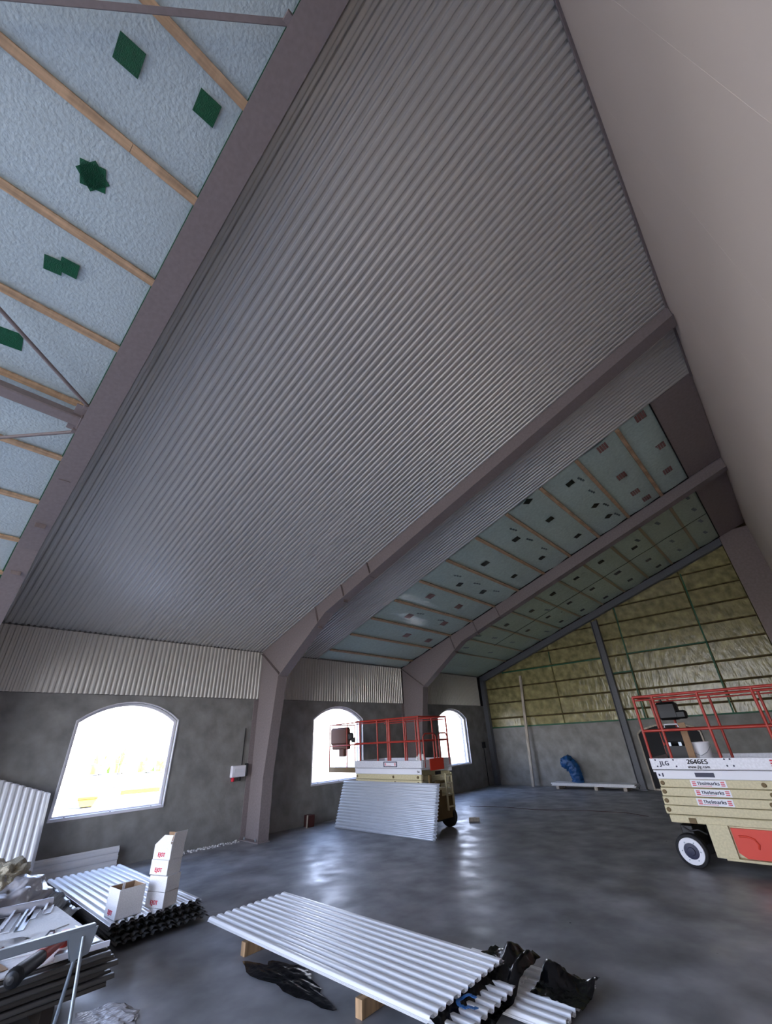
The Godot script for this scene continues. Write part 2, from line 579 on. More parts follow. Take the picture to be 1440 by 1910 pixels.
# ---------------------------------------------------------------- roof
func ceiling() -> void:
	var c := struct("ceiling", "sloping roof lined with ribbed sheet in one bay and film-covered insulation in the others", "ceiling")
	# roof deck
	var L := (0.92 + 11.0) / CS
	put("roof_deck", MB.new().box(Vector3(L * 0.5, -0.20, 6.0 - 0.1), Vector3(L, 0.2, 24.6), 0.0).mesh(), M.joint, c, slope_at(-11.0, 0.0))
	# ribbed sheets: two lengths up the slope, lapped near the top
	for bay in [[-0.46, 61], [-6.34, 20]]:
		var left: int = bay[1]
		var z: float = bay[0]
		while left > 0:
			var nr := mini(11, left)
			put("ribbed_sheet", corr(nr, 0.0, 8.81), M.corr, c, slope_at(-10.63, z, -0.024))
			put("ribbed_sheet", corr(nr, 0.0, 3.19), M.corr, c, slope_at(-2.33, z, -0.0215))
			z -= nr * PITCH
			left -= nr
	# edge trim where the sheets meet the partition
	put("edge_angle", MB.new().box(Vector3(0, 0.02, 4.0), Vector3(0.035, 0.03, 7.8), 0.002).mesh(), M.steel, c, slope_at(0.69, -0.45))
	# plain boards at the top of the insulated bays
	for b in [[-8.27, -12.17], [-12.27, -17.62]]:
		var len: float = b[0] - b[1]
		put("plain_board", MB.new().box(Vector3(0.42, -0.012, len * 0.5), Vector3(0.85, 0.024, len), 0.003).mesh(), M.grey_board, c, slope_at(-0.1, b[0]))
	# insulation between laths
	var laths := [-0.815, -1.745, -2.645, -3.575, -4.48, -5.42, -6.36, -7.295, -8.225, -9.12, -10.05]
	var bays := [
		{"z0": 5.9, "z1": -0.36, "m": M.film_blue, "edge": 0.71, "lath": 0.028},
		{"z0": -8.27, "z1": -12.17, "m": M.film_mint, "edge": -0.105, "lath": 0.028},
		{"z0": -12.27, "z1": -17.60, "m": M.film_clearish, "edge": -0.105, "lath": 0.010}]
	for bi in 3:
		var b = bays[bi]
		var z0: float = b.z0
		var z1: float = b.z1
		var xs := [b.edge]
		xs.append_array(laths)
		xs.push_back(-10.63)
		for i in xs.size() - 1:
			var hi: float = xs[i]
			var lo: float = xs[i + 1]
			var len := (hi - lo) / CS
			var cuts := [z0, z1]
			if bi == 2:
				cuts = [z0, -14.98, z1]
			for k in cuts.size() - 1:
				var za: float = cuts[k]
				var zb: float = cuts[k + 1]
				# a batt that hangs a little between its laths
				var sag := 0.022 if bi == 0 else 0.035
				var f := func(u: float, w: float) -> Vector3:
					var dz := (za - zb) * w
					return Vector3(len * u, -0.03 + sag * sin(PI * u) + 0.012 * sin(dz * 2.1 + lo * 3.0) * sin(PI * u), dz)
				var mb := MB.new().grid(f, 8, 14, false, true)
				mb.box(Vector3(len * 0.5, -0.07, (za - zb) * 0.5), Vector3(len, 0.05, za - zb), 0.0)
				var ins := put("insulation_batt", mb.mesh(), b.m, c, slope_at(lo, za))
				ins.set_meta("lo", lo); ins.set_meta("z0", za)
				patches(ins, bi, lo, hi, za, zb)
		for i in laths.size():
			if bi == 2 and laths[i] < -9.5:
				continue
			var x: float = laths[i]
			var cut := [z0, z1]
			if bi == 0:
				cut = [5.9, [0.9, 0.735, 0.3, 1.6, 2.2][i % 5] + (0.02 if i != 2 else 0.0), z1 - 0.0]
			for k in cut.size() - 1:
				var len: float = cut[k] - cut[k + 1] - 0.003
				put("lath", MB.new().box(Vector3(0, 0.008 if bi < 2 else -0.004, len * 0.5), Vector3(0.085, b.lath, len), 0.002).mesh(), M.lath if bi < 2 else M.lath_film, c, slope_at(x, cut[k]))
		# green tape along the free edges of the film
		var Lb: float = (b.edge + 10.63) / CS
		if bi == 0:
			put("edge_tape", MB.new().box(Vector3(Lb * 0.5, 0.0, 0), Vector3(Lb, 0.02, 0.09), 0.002).mesh(), M.tape, c, slope_at(-10.63, -0.33))
		else:
			put("edge_tape", MB.new().box(Vector3(0, 0.0, (z0 - z1) * 0.5), Vector3(0.02, 0.03, z0 - z1), 0.002).mesh(), M.joint, c, slope_at(b.edge - 0.005, z0))
			put("edge_tape", MB.new().box(Vector3(Lb * 0.5, 0.0, 0), Vector3(Lb, 0.02, 0.03), 0.002).mesh(), M.joint, c, slope_at(-10.63, z1 + 0.005))
	# film seam in the far bay, hanging between the laths
	var sx := [-0.105]
	sx.append_array(laths)
	for i in 9:
		var a: float = sx[i]
		var b2: float = sx[i + 1]
		var pts := []
		for k in 7:
			var t := k / 6.0
			var x := lerpf(a, b2, t)
			var p := slope_at(x, -15.0 - 0.02 * i + 0.10 * sin(PI * t), 0.014 + 0.03 * sin(PI * t)).origin
			pts.push_back(p)
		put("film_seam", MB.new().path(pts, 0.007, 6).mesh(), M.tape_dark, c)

func patches(ins: Node3D, bi: int, lo: float, hi: float, za: float, zb: float) -> void:
	var list := []
	if bi == 0:   # x, z, turn, size
		list = [[-2.11, 0.535, 0.05, 0.19], [-1.98, -0.055, 0.05, 0.185], [-3.05, 0.47, 0.30, 0.20], [-3.05, 0.47, 0.95, 0.19], [-3.93, 0.38, 0.10, 0.155], [-3.99, 0.50, 0.20, 0.15], [-4.98, 0.60, 0.15, 0.21],
			[-2.05, 1.3, 0.3, 0.19], [-3.0, 1.6, 0.1, 0.2], [-4.0, 1.9, 0.2, 0.2], [-5.9, 1.2, 0.1, 0.2]]
	elif bi == 1:
		list = [[-2.15, -8.84, 0.03, 0.18], [-2.12, -10.43, 0.6, 0.17], [-2.08, -11.37, 0.6, 0.17], [-3.07, -9.64, 0.1, 0.19], [-3.04, -8.36, 0.5, 0.18], [-2.98, -11.3, 0.2, 0.18], [-3.98, -9.45, 0.0, 0.19], [-4.07, -11.17, 0.1, 0.17], [-5.03, -9.53, 0.0, 0.2], [-5.0, -11.13, 0.1, 0.18], [-6.0, -9.64, 0.2, 0.175], [-5.96, -10.83, 0.2, 0.18]]
	else:
		list = [[-2.21, -14.26, 0, .19], [-3.18, -13.78, 0, .19], [-2.19, -15.87, 0, .19], [-2.11, -16.95, 0.1, .19], [-3.15, -15.39, 0.1, .23], [-3.09, -16.67, 0, .19], [-4.08, -13.82, 0, .19], [-4.13, -15.45, 0, .19], [-4.15, -16.96, 0, .19], [-5.0, -13.89, 0, .2], [-5.04, -15.45, 0, .19], [-5.08, -16.85, 0, .18], [-5.99, -14.19, 0, .18], [-5.98, -15.55, 0, .18], [-5.96, -16.73, 0, .18], [-6.99, -14.06, 0, .18], [-6.95, -15.67, 0, .18], [-5.55, -15.9, 0.3, 0.05]]
	for p in list:
		if p[0] < lo or p[0] > hi or p[1] > za or p[1] <= zb:
			continue
		var lx: float = (p[0] - lo) / CS
		var u: float = lx * CS / (hi - lo)
		var y := -0.03 + (0.022 if bi == 0 else 0.035) * sin(PI * u) + 0.015
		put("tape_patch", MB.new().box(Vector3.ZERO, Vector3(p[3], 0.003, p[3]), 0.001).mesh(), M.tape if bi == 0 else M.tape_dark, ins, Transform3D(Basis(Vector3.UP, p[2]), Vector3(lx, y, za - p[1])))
	var marks := []
	if bi == 1:
		marks = [[-0.34, -8.40, 0], [-1.2, -8.47, 0], [-0.29, -9.91, 0], [-0.41, -11.1, 0], [-1.25, -9.97, 0], [-1.24, -11.08, 0], [-1.12, -11.75, 0], [-6.75, -9.2, 0], [-6.8, -10.7, 0], [-7.75, -9.4, 0], [-7.7, -11.1, 0], [-8.65, -10.3, 0], [-8.7, -11.5, 0],
			[-1.93, -9.0, 1], [-1.95, -9.75, 1], [-1.93, -10.75, 1], [-1.9, -11.6, 1], [-3.8, -9.0, 1], [-3.8, -9.9, 1], [-3.8, -10.8, 1], [-5.75, -9.2, 1], [-5.75, -10.2, 1], [-5.75, -11.3, 1], [-7.55, -9.7, 1], [-7.6, -10.8, 1]]
	elif bi == 2:
		marks = [[-0.35, -13.2, 1], [-0.35, -14.2, 1], [-0.35, -15.3, 1], [-0.4, -16.4, 1], [-1.3, -13.6, 1], [-1.3, -15.5, 1], [-1.3, -16.6, 1], [-7.9, -13.5, 1], [-7.8, -14.5, 1], [-7.8, -15.9, 1], [-8.7, -13.8, 1], [-8.7, -15.6, 1], [-6.7, -16.9, 1], [-2.0, -13.9, 1], [-5.7, -14.9, 1]]
	for p in marks:
		if p[0] < lo or p[0] > hi or p[1] > za or p[1] <= zb:
			continue
		var lx: float = (p[0] - lo) / CS
		var u: float = lx * CS / (hi - lo)
		var y := -0.03 + 0.035 * sin(PI * u) + 0.014
		var b := MB.new()
		if p[2] == 0:
			for r in 4:
				b.box(Vector3(-0.09 + r * 0.055, 0, 0), Vector3(0.045, 0.002, 0.26), 0.0005)
		else:
			for r in 3:
				b.box(Vector3(0.02 * (r - 1), 0, 0.10 * (r - 1)), Vector3(0.05 if bi == 1 else 0.09, 0.002, 0.085), 0.0005)
		put("printed_mark", b.mesh(), M.print_red if p[2] == 0 else M.print_grey, ins, Transform3D(Basis(), Vector3(lx, y, za - p[1])))

# ---------------------------------------------------------------- far gable wall
func gable() -> void:
	var w := struct("wall_far", "end wall of bare concrete below and film-covered yellow mineral wool above", "wall")
	put("concrete_base", MB.new().box(Vector3(-5.1, 1.035, -17.92), Vector3(12.0, 2.07, 0.3), 0.01).mesh(), M.concrete, w)
	put("backing_board", MB.new().prism(PackedVector2Array([Vector2(-10.9, 2.0), Vector2(0.8, 2.0), Vector2(0.8, 8.0), Vector2(-10.9, 4.22)]), 0.2, Transform3D(Basis(), Vector3(0, 0, -17.93))).mesh(), M.wool_back, w)
	var rows := [2.07, 2.42, 3.02, 3.61, 4.24, 4.83, 5.43, 6.01, 6.60, 7.7]
	var cols := [-10.62, -7.17, -5.02, -4.22, -1.72, -0.13]
	var tri := PackedVector2Array([Vector2(-10.65, 2.0), Vector2(0.7, 2.0), Vector2(0.7, roof_y(0.7) - 0.12), Vector2(-10.65, roof_y(-10.65) - 0.12)])
	var slant := 0.02
	for i in rows.size() - 1:
		for j in cols.size() - 1:
			var y0: float = rows[i] + 0.014
			var y1: float = rows[i + 1] - 0.014
			var r := PackedVector2Array([Vector2(cols[j] + 0.004, y0), Vector2(cols[j + 1] - 0.004, y0), Vector2(cols[j + 1] - 0.004, y1), Vector2(cols[j] + 0.004, y1)])
			for poly in Geometry2D.intersect_polygons(r, tri):
				# puffed batt: a prism with a slightly domed face
				var c := Vector2.ZERO
				for p in poly:
					c += p
				c /= poly.size()
				var b := MB.new()
				var inset := PackedVector2Array()
				for p in poly:
					var d: Vector2 = c - p
					inset.push_back(p + Vector2(signf(d.x) * minf(0.022, absf(d.x)), signf(d.y) * minf(0.022, absf(d.y))))
				var n: int = poly.size()
				for k in n:
					var k2 := (k + 1) % n
					b.face([Vector3(poly[k].x, poly[k].y, -17.79), Vector3(poly[k2].x, poly[k2].y, -17.79), Vector3(inset[k2].x, inset[k2].y, -17.752), Vector3(inset[k].x, inset[k].y, -17.752)], Vector3(poly[k].x + poly[k2].x - 2 * c.x, poly[k].y + poly[k2].y - 2 * c.y, 0.3))
					b.face([Vector3(poly[k].x, poly[k].y, -17.83), Vector3(poly[k2].x, poly[k2].y, -17.83), Vector3(poly[k2].x, poly[k2].y, -17.79), Vector3(poly[k].x, poly[k].y, -17.79)], Vector3(poly[k].x + poly[k2].x - 2 * c.x, poly[k].y + poly[k2].y - 2 * c.y, 0))
				var fc := []
				for p in inset:
					fc.push_back(Vector3(p.x, p.y, -17.752))
				b.face(fc, Vector3.BACK)
				put("wool_batt", b.mesh(), M.wool, w)
	# green tape over the joints of the film
	var t := func(a: Vector2, b: Vector2, wd: float) -> void:
		put("tape_strip", MB.new().bar(Vector3(a.x, a.y, -17.747), Vector3(b.x, b.y, -17.747), 0.006, wd * 0.7, Vector3(0, 1, 0) if absf(a.x - b.x) > absf(a.y - b.y) else Vector3(1, 0, 0), 0.001).mesh(), M.tape, w)
	t.call(Vector2(-4.18, 5.98), Vector2(-4.30, 2.1), 0.065)
	t.call(Vector2(-1.66, 6.66), Vector2(-1.79, 2.1), 0.065)
	t.call(Vector2(-4.22, 4.25), Vector2(-1.70, 4.25), 0.06)
	t.call(Vector2(-4.95, 3.64), Vector2(-4.24, 3.65), 0.07)
	t.call(Vector2(-9.5, 4.22), Vector2(-5.1, 4.22), 0.075)
	t.call(Vector2(-7.17, 4.78), Vector2(-7.19, 4.34), 0.05)
	t.call(Vector2(-9.45, 4.36), Vector2(-9.45, 4.18), 0.05)
	t.call(Vector2(-10.6, 2.075), Vector2(-0.13, 2.085), 0.07)
	# pier and doorway
	put("grey_pier", MB.new().box(Vector3(0.29, 3.85, -17.69), Vector3(0.84, 7.7, 0.14), 0.004).mesh(), M.grey_board, w)

	var d := struct("door_1", "dark boarded doorway with a pale frame in the end wall", "door")
	d.position = Vector3(0, 0, -17.75)
	var op := PackedVector2Array([Vector2(-4.68, 0), Vector2(-4.70, 1.62), Vector2(-4.56, 1.74), Vector2(-4.1, 1.86), Vector2(-3.4, 1.88), Vector2(-2.97, 1.76), Vector2(-2.84, 1.62), Vector2(-2.84, 0)])
	put("door_leaf", MB.new().prism(op, 0.02, Transform3D(Basis(), Vector3(0, 0, 0.012))).mesh(), M.rubber, d)
	var fr := MB.new()
	for i in op.size() - 1:
		fr.bar(Vector3(op[i].x, op[i].y, 0.03), Vector3(op[i + 1].x, op[i + 1].y, 0.03), 0.05, 0.06, Vector3(0, 0, 1), 0.004)
	fr.bar(Vector3(-4.7, 0.02, 0.03), Vector3(-2.84, 0.02, 0.03), 0.05, 0.05, Vector3.UP, 0.004)
	put("door_frame", fr.mesh(), M.pale_timber, d)

# ---------------------------------------------------------------- steel frames
func flange(pts: Array, z0: float, w: float, t: float) -> MB:
	# a flat bar swept along a line in the xy plane
	var b := MB.new()
	var off := []
	for i in pts.size():
		var d0: Vector2 = (pts[i] - pts[maxi(i - 1, 0)])
		var d1: Vector2 = (pts[mini(i + 1, pts.size() - 1)] - pts[i])
		if i == 0: d0 = d1
		if i == pts.size() - 1: d1 = d0
		var n := (Vector2(-d0.y, d0.x).normalized() + Vector2(-d1.y, d1.x).normalized()).normalized()
		off.push_back(n * t * 0.5 / maxf(0.3, n.dot(Vector2(-d1.y, d1.x).normalized())))
	for i in pts.size() - 1:
		var a: Vector2 = pts[i]
		var c: Vector2 = pts[i + 1]
		b.prism(PackedVector2Array([a + off[i], c + off[i + 1], c - off[i + 1], a - off[i]]), w, Transform3D(Basis(), Vector3(0, 0, z0)))
	return b

func frames() -> void:
	var inn := [Vector2(-9.87, 0), Vector2(-9.885, 1.2), Vector2(-9.585, 3.41), Vector2(-7.75, 4.655), Vector2(0.70, 7.485)]
	var names := ["grey tapered steel portal frame overhead at the left, carrying the wind braces", "grey tapered steel portal frame between the sheeted bay and the half-lined bay", "grey tapered steel portal frame standing behind the middle lift"]
	var zs := [-0.41, -6.31, -12.22]
	var proto: Node3D
	for i in 3:
		var f: Node3D
		if i == 0:
			f = thing("portal_frame", names[0], "steel frame", Vector3.ZERO, 0, "tapered portal frames")
			proto = f
			var out_c := Vector2(-10.62, 4.13)
			put("column_web", MB.new().prism(PackedVector2Array([Vector2(-10.62, 0.02), inn[0] + Vector2(0, 0.02), inn[1], inn[2], out_c]), 0.014).mesh(), M.steel, f)
			put("rafter_web", MB.new().prism(PackedVector2Array([out_c, inn[2], inn[3], inn[4], Vector2(0.70, roof_y(0.7) + 0.05), Vector2(-10.62, roof_y(-10.62) + 0.05)]), 0.014).mesh(), M.steel, f)
			put("inner_flange", flange([inn[0] + Vector2(0, 0.02), inn[1], inn[2]], 0, 0.27, 0.016).mesh(), M.steel, f)
			put("inner_flange", flange([inn[2], inn[3], inn[4]], 0, 0.27, 0.016).mesh(), M.steel, f)
			put("outer_flange", flange([Vector2(-10.63, 0.02), Vector2(-10.63, 2.95)], 0, 0.27, 0.014).mesh(), M.steel, f)
			put("outer_flange", flange([Vector2(-10.6, roof_y(-10.6) + 0.045), Vector2(0.7, roof_y(0.7) + 0.045)], 0, 0.12, 0.014).mesh(), M.steel, f)
			put("knee_plate", MB.new().bar(Vector3(-10.6, 4.12, 0), Vector3(-9.60, 3.43, 0), 0.2, 0.018, Vector3(0, 1, 0)).mesh(), M.steel, f)
			for x in [-8.28, -7.28, -6.36]:
				var a := Vector2(x, roof_y(x) - 0.0)
				var dn := Vector2(SN, -CS)
				var k := 0.50 if x > -7.8 else 0.62
				if x > -6.8: k = 0.42
				put("stiffener", MB.new().bar(Vector3(a.x, a.y, 0), Vector3(a.x + dn.x * k, a.y + dn.y * k, 0), 0.13, 0.012, Vector3(1, 0, 0)).mesh(), M.steel, f)
			put("base_plate", MB.new().box(Vector3(-10.25, 0.011, 0), Vector3(0.84, 0.022, 0.31), 0.003).mesh(), M.steel, f)
			for sx in [-10.5, -10.02]:
				for sz in [-0.1, 0.1]:
					put("anchor_bolt", MB.new().lathe([Vector2(0, 0.05), Vector2(0.012, 0.05), Vector2(0.012, 0.03), Vector2(0.02, 0.03), Vector2(0.02, 0.0)], 6, Transform3D(Basis(), Vector3(sx, 0.022, sz))).mesh(), M.galv, f)
		else:
			f = proto.duplicate()
			f.name = numbered("portal_frame")
			add_child(f)
			f.set_meta("label", names[i])
		f.position.z = zs[i]
	# lighter frame against the end wall
	var g := thing("portal_frame", "dark grey end frame along the slanting top of the yellow insulated wall", "steel frame", Vector3(0, 0, -17.62))
	var dd := 0.28
	put("rafter_flange", flange([Vector2(-10.45, roof_y(-10.45) - dd), Vector2(-0.14, roof_y(-0.14) - dd)], 0, 0.2, 0.016).mesh(), M.steel_dark, g)
	put("rafter_web", MB.new().prism(PackedVector2Array([Vector2(-10.6, roof_y(-10.6) - 0.02), Vector2(-10.6, roof_y(-10.6) - dd), Vector2(-0.14, roof_y(-0.14) - dd), Vector2(-0.14, roof_y(-0.14) - 0.02)]), 0.012).mesh(), M.steel_dark, g)
	put("column_web", MB.new().prism(PackedVector2Array([Vector2(-10.62, 0), Vector2(-10.38, 0), Vector2(-10.38, 4.0), Vector2(-10.62, 4.1)]), 0.012).mesh(), M.steel_dark, g)
	put("column_flange", flange([Vector2(-10.38, 0), Vector2(-10.38, 3.98)], 0, 0.2, 0.016).mesh(), M.steel_dark, g)
	var p := thing("gable_post", "dark grey steel post standing against the end wall beside the doorway", "post", Vector3(-5.0, 0, -17.66))
	put("web", MB.new().prism(PackedVector2Array([Vector2(-0.14, 0), Vector2(0.1, 0), Vector2(0.1, 5.66), Vector2(-0.14, 5.6)]), 0.02, Transform3D(Basis(), Vector3(0, 0, -0.03))).mesh(), M.steel_dark, p)
	put("flange", MB.new().box(Vector3(-0.13, 2.8, 0.01), Vector3(0.014, 5.6, 0.17), 0.002).mesh(), M.steel_dark, p)
	put("flange", MB.new().box(Vector3(0.09, 2.83, 0.01), Vector3(0.014, 5.66, 0.17), 0.002).mesh(), M.steel_dark, p)
	put("base_plate", MB.new().box(Vector3(-0.02, 0.01, 0.01), Vector3(0.32, 0.02, 0.18), 0.002).mesh(), M.steel_dark, p)

	# bracing in front of the nearest frame
	var s := thing("strut_tube", "square grey steel strut running from the nearest frame towards the camera, left edge", "strut")
	var h := Transform3D(Basis(), Vector3.ZERO)
	var st := slope_at(-5.5, -0.30, 0.20)
	put("tube", MB.new().box(Vector3(0, 0, -2.95), Vector3(0.15, 0.12, 5.9), 0.012).mesh(), M.steel, s, st)
	put("end_plate", MB.new().box(Vector3(0, 0.0, -0.03), Vector3(0.20, 0.17, 0.016), 0.002).mesh(), M.steel, s, st)
	put("gusset", MB.new().box(Vector3(0.02, 0.0, -0.07), Vector3(0.42, 0.012, 0.12), 0.002).mesh(), M.steel, s, st)
	var rods := [
		["thin grey brace rod crossing the green tape patch at the left edge", Vector3(-5.28, -0.30, 0.20), Vector3(-1.38, 5.6, 0.20)],
		["thin grey brace rod running down to the left edge below the square strut", Vector3(-5.68, -0.30, 0.20), Vector3(-10.3, 5.6, 0.2)],
		["grey brace bar crossing the top left corner of the roof insulation", Vector3(-1.09, -0.30, 0.20), Vector3(-6.1, 5.6, 0.20)]]
	for r in rods:
		var a := slope_at(r[1].x, r[1].y, r[1].z).origin
		var b := slope_at(r[2].x, r[2].y, r[2].z + (0.06 if r[2].x < -5 and r[2].x > -7 else 0.0)).origin
		var o := thing("brace_rod", r[0], "brace", a, 0, "wind braces")
		put("rod", MB.new().bar(Vector3.ZERO, b - a, 0.045, 0.02, Vector3(-SN, CS, 0), 0.004).mesh() if r[1].x > -2 else MB.new().tube(Vector3.ZERO, b - a, 0.021, 12).mesh(), M.steel, o)
		put("lug", MB.new().box(Vector3(0, 0, 0.03), Vector3(0.08, 0.05, 0.07), 0.004).mesh(), M.steel, o)

# ---------------------------------------------------------------- scissor lifts
func T3(x: float, y: float, z: float, ry := 0.0) -> Transform3D:
	return Transform3D(Basis(Vector3.UP, ry), Vector3(x, y, z))

func lift(called: String, label: String, at: Vector3, L: float, posts: Array) -> Node3D:
	var o := thing(called, label, "scissor lift", at, 0, "orange railed scissor lifts")
	var D := 1.17
	# chassis
	var ch := MB.new()
	ch.box(Vector3(L * 0.5, 0.60, -D * 0.5), Vector3(L - 0.06, 0.10, D - 0.02), 0.01)
	ch.box(Vector3(L * 0.5, 0.37, -D * 0.5), Vector3(L - 0.98, 0.38, D - 0.10), 0.01)
	put("chassis", ch.mesh(), M.cream, o)
	var side := PackedVector2Array([Vector2(0.49, 0.56), Vector2(0.75, 0.56), Vector2(0.75, 0.17), Vector2(0.49, 0.17)])
	put("side_plate", MB.new().prism(side, 0.05, T3(0, 0, -0.02)).mesh(), M.cream, o)
	put("side_plate", MB.new().box(Vector3(L - 0.55, 0.365, -0.02), Vector3(0.3, 0.39, 0.05), 0.004).mesh(), M.cream, o)
	put("skid_rail", MB.new().box(Vector3(L * 0.5 + 0.05, 0.165, -0.03), Vector3(L - 1.1, 0.03, 0.08), 0.004).mesh(), M.cream, o)
	var door := MB.new().prism(PackedVector2Array([Vector2(0.77, 0.53), Vector2(1.93, 0.53), Vector2(1.93, 0.19), Vector2(0.85, 0.19), Vector2(0.77, 0.25)]), 0.04, T3(0, 0, -0.035))
	var dr := put("battery_door", door.mesh(), M.red_panel, o)
	put("pull_rim", MB.new().path([Vector3(0.84, 0.44, -0.01), Vector3(0.94, 0.445, -0.005), Vector3(1.01, 0.42, -0.005), Vector3(1.04, 0.36, -0.005), Vector3(1.02, 0.31, -0.01)], 0.012, 8).mesh(), M.red_panel, dr)
	put("front_step", MB.new().box(Vector3(0.16, 0.575, -0.1), Vector3(0.22, 0.04, 0.12), 0.006).mesh(), M.cream, o)
	put("hinge_block", MB.new().box(Vector3(0.33, 0.585, -0.03), Vector3(0.1, 0.07, 0.06), 0.006).mesh(), M.cream_dark, o)
	# wheels
	for wx in [0.175, L - 0.15]:
		for wz in [-0.10, -D + 0.10]:
			var turn := Transform3D(Basis(Vector3.RIGHT, PI / 2 if wz > -0.5 else -PI / 2), Vector3(wx, 0.206, wz))
			var ty := put("wheel", MB.new().lathe([Vector2(0.0, -0.07), Vector2(0.19, -0.07), Vector2(0.205, -0.055), Vector2(0.206, 0.045), Vector2(0.195, 0.065), Vector2(0.172, 0.072), Vector2(0.165, 0.066), Vector2(0.0, 0.066)], 36, turn).mesh(), M.rubber, o)
			put("rim", MB.new().lathe([Vector2(0.105, 0.06), Vector2(0.165, 0.072), Vector2(0.160, 0.082), Vector2(0.10, 0.078), Vector2(0.096, 0.07)], 32, turn).mesh(), M.white, ty)
			put("hub", MB.new().lathe([Vector2(0.10, 0.066), Vector2(0.095, 0.074), Vector2(0.05, 0.078), Vector2(0.045, 0.095), Vector2(0.0, 0.098)], 24, turn).mesh(), M.dark_blue, ty)
			var bl := MB.new()
			for k in 6:
				var a := TAU * k / 6
				bl.lathe([Vector2(0.009, 0.07), Vector2(0.009, 0.088), Vector2(0, 0.09)], 6, turn * T3(cos(a) * 0.118, 0, sin(a) * 0.118))
			put("wheel_bolt", bl.mesh(), M.galv, ty).set_meta("kind", "stuff")
		put("axle_block", MB.new().box(Vector3(wx, 0.33, -D * 0.5), Vector3(0.16, 0.34, D - 0.36), 0.01).mesh(), M.black, o)
	put("hose", MB.new().path([Vector3(0.1, 0.5, -0.2), Vector3(0.2, 0.43, -0.17), Vector3(0.32, 0.45, -0.19), Vector3(0.42, 0.4, -0.2)], 0.014, 8).mesh(), M.black, o)
	# folded scissor arms
	for k in 4:
		var y := 0.713 + k * 0.117
		for z in [-0.045, -D + 0.045]:
			var x0 := 0.0 + 0.012 * k
			var arm := put("scissor_arm", MB.new().box(Vector3((x0 + L - 0.05) * 0.5, y, z), Vector3(L - 0.05 - x0, 0.110, 0.07), 0.006).mesh(), M.cream, o)
			if z > -0.5:
				for px in [0.05 + 0.01 * k, 1.42 - 0.05 * (k % 2), L - 0.15]:
					put("pin", MB.new().lathe([Vector2(0.03, 0.0), Vector2(0.03, 0.012), Vector2(0.02, 0.016), Vector2(0, 0.016)], 16, Transform3D(Basis(Vector3.RIGHT, PI / 2), Vector3(px, y, z + 0.034))).mesh(), M.cream_dark, arm)
	put("scissor_cross_tube", MB.new().tube(Vector3(L - 0.2, 0.9, -0.06), Vector3(L - 0.2, 0.9, -D + 0.06), 0.03).mesh(), M.cream_dark, o)
	put("lift_cylinder", MB.new().tube(Vector3(0.3, 0.75, -D * 0.5), Vector3(L - 0.5, 0.95, -D * 0.5), 0.055, 14).mesh(), M.black, o)
	# platform
	put("deck", MB.new().box(Vector3(L * 0.5, 1.225, -D * 0.5), Vector3(L, 0.03, D), 0.004).mesh(), M.alu, o)
	for z in [0.0, -D]:
		put("platform_beam", MB.new().box(Vector3(L * 0.5 + 0.015, 1.178, z + (0.012 if z == 0 else -0.012)), Vector3(L - 0.05, 0.118, 0.03), 0.008).mesh(), M.white, o)
		put("toe_board", MB.new().box(Vector3(L * 0.5, 1.325, z), Vector3(L, 0.155, 0.022), 0.004).mesh(), M.alu, o)
	put("end_board", MB.new().box(Vector3(0.0, 1.325, -D * 0.5), Vector3(0.022, 0.155, D - 0.03), 0.004).mesh(), M.alu, o)
	put("end_board", MB.new().box(Vector3(L, 1.325, -D * 0.5), Vector3(0.022, 0.155, D - 0.03), 0.004).mesh(), M.alu, o)
	# guard rails
	for z in [-0.01, -D + 0.01]:
		for y in [2.325, 1.80]:
			put("guard_rail", MB.new().tube(Vector3(0.03, y, z), Vector3(L - 0.03, y, z), 0.021, 12).mesh(), M.red, o)
		put("guard_rail", MB.new().tube(Vector3(0.03, 2.27, z), Vector3(L - 0.03, 2.27, z), 0.012, 8).mesh(), M.red, o)
		for px in posts:
			put("rail_post", MB.new().tube(Vector3(px, 1.25, z), Vector3(px, 2.325, z), 0.021, 12).mesh(), M.red, o)
	for x in [0.03, L - 0.03]:
		for y in [2.325, 1.80]:
			put("guard_rail", MB.new().tube(Vector3(x, y, -0.01), Vector3(x, y, -D + 0.01), 0.021, 12).mesh(), M.red, o)
	return o

func sticker(o: Node3D, c: Vector3, w: float, h: float, text: String) -> void:
	# white plate with red bars at both ends of the lettering
	var s := put("sticker", MB.new().box(c, Vector3(w, h, 0.003), 0.001).mesh(), M.white, o)
	var b := MB.new()
	for e in [-1, 1]:
		for k in 3:
			b.box(c + Vector3(e * w * 0.40, h * (0.24 - 0.24 * k), 0.002), Vector3(w * 0.11, h * 0.13, 0.003), 0.0005)
	b.box(c + Vector3(-w * 0.13, -h * 0.33, 0.002), Vector3(w * 0.42, h * 0.06, 0.003), 0.0005)
	put("red_bars", b.mesh(), M.sticker_red, s)
	if text != "":
		letters(text, h * 0.44, M.dark_blue, s, T3(c.x, c.y + h * 0.04, 0.0 + c.z + 0.002))

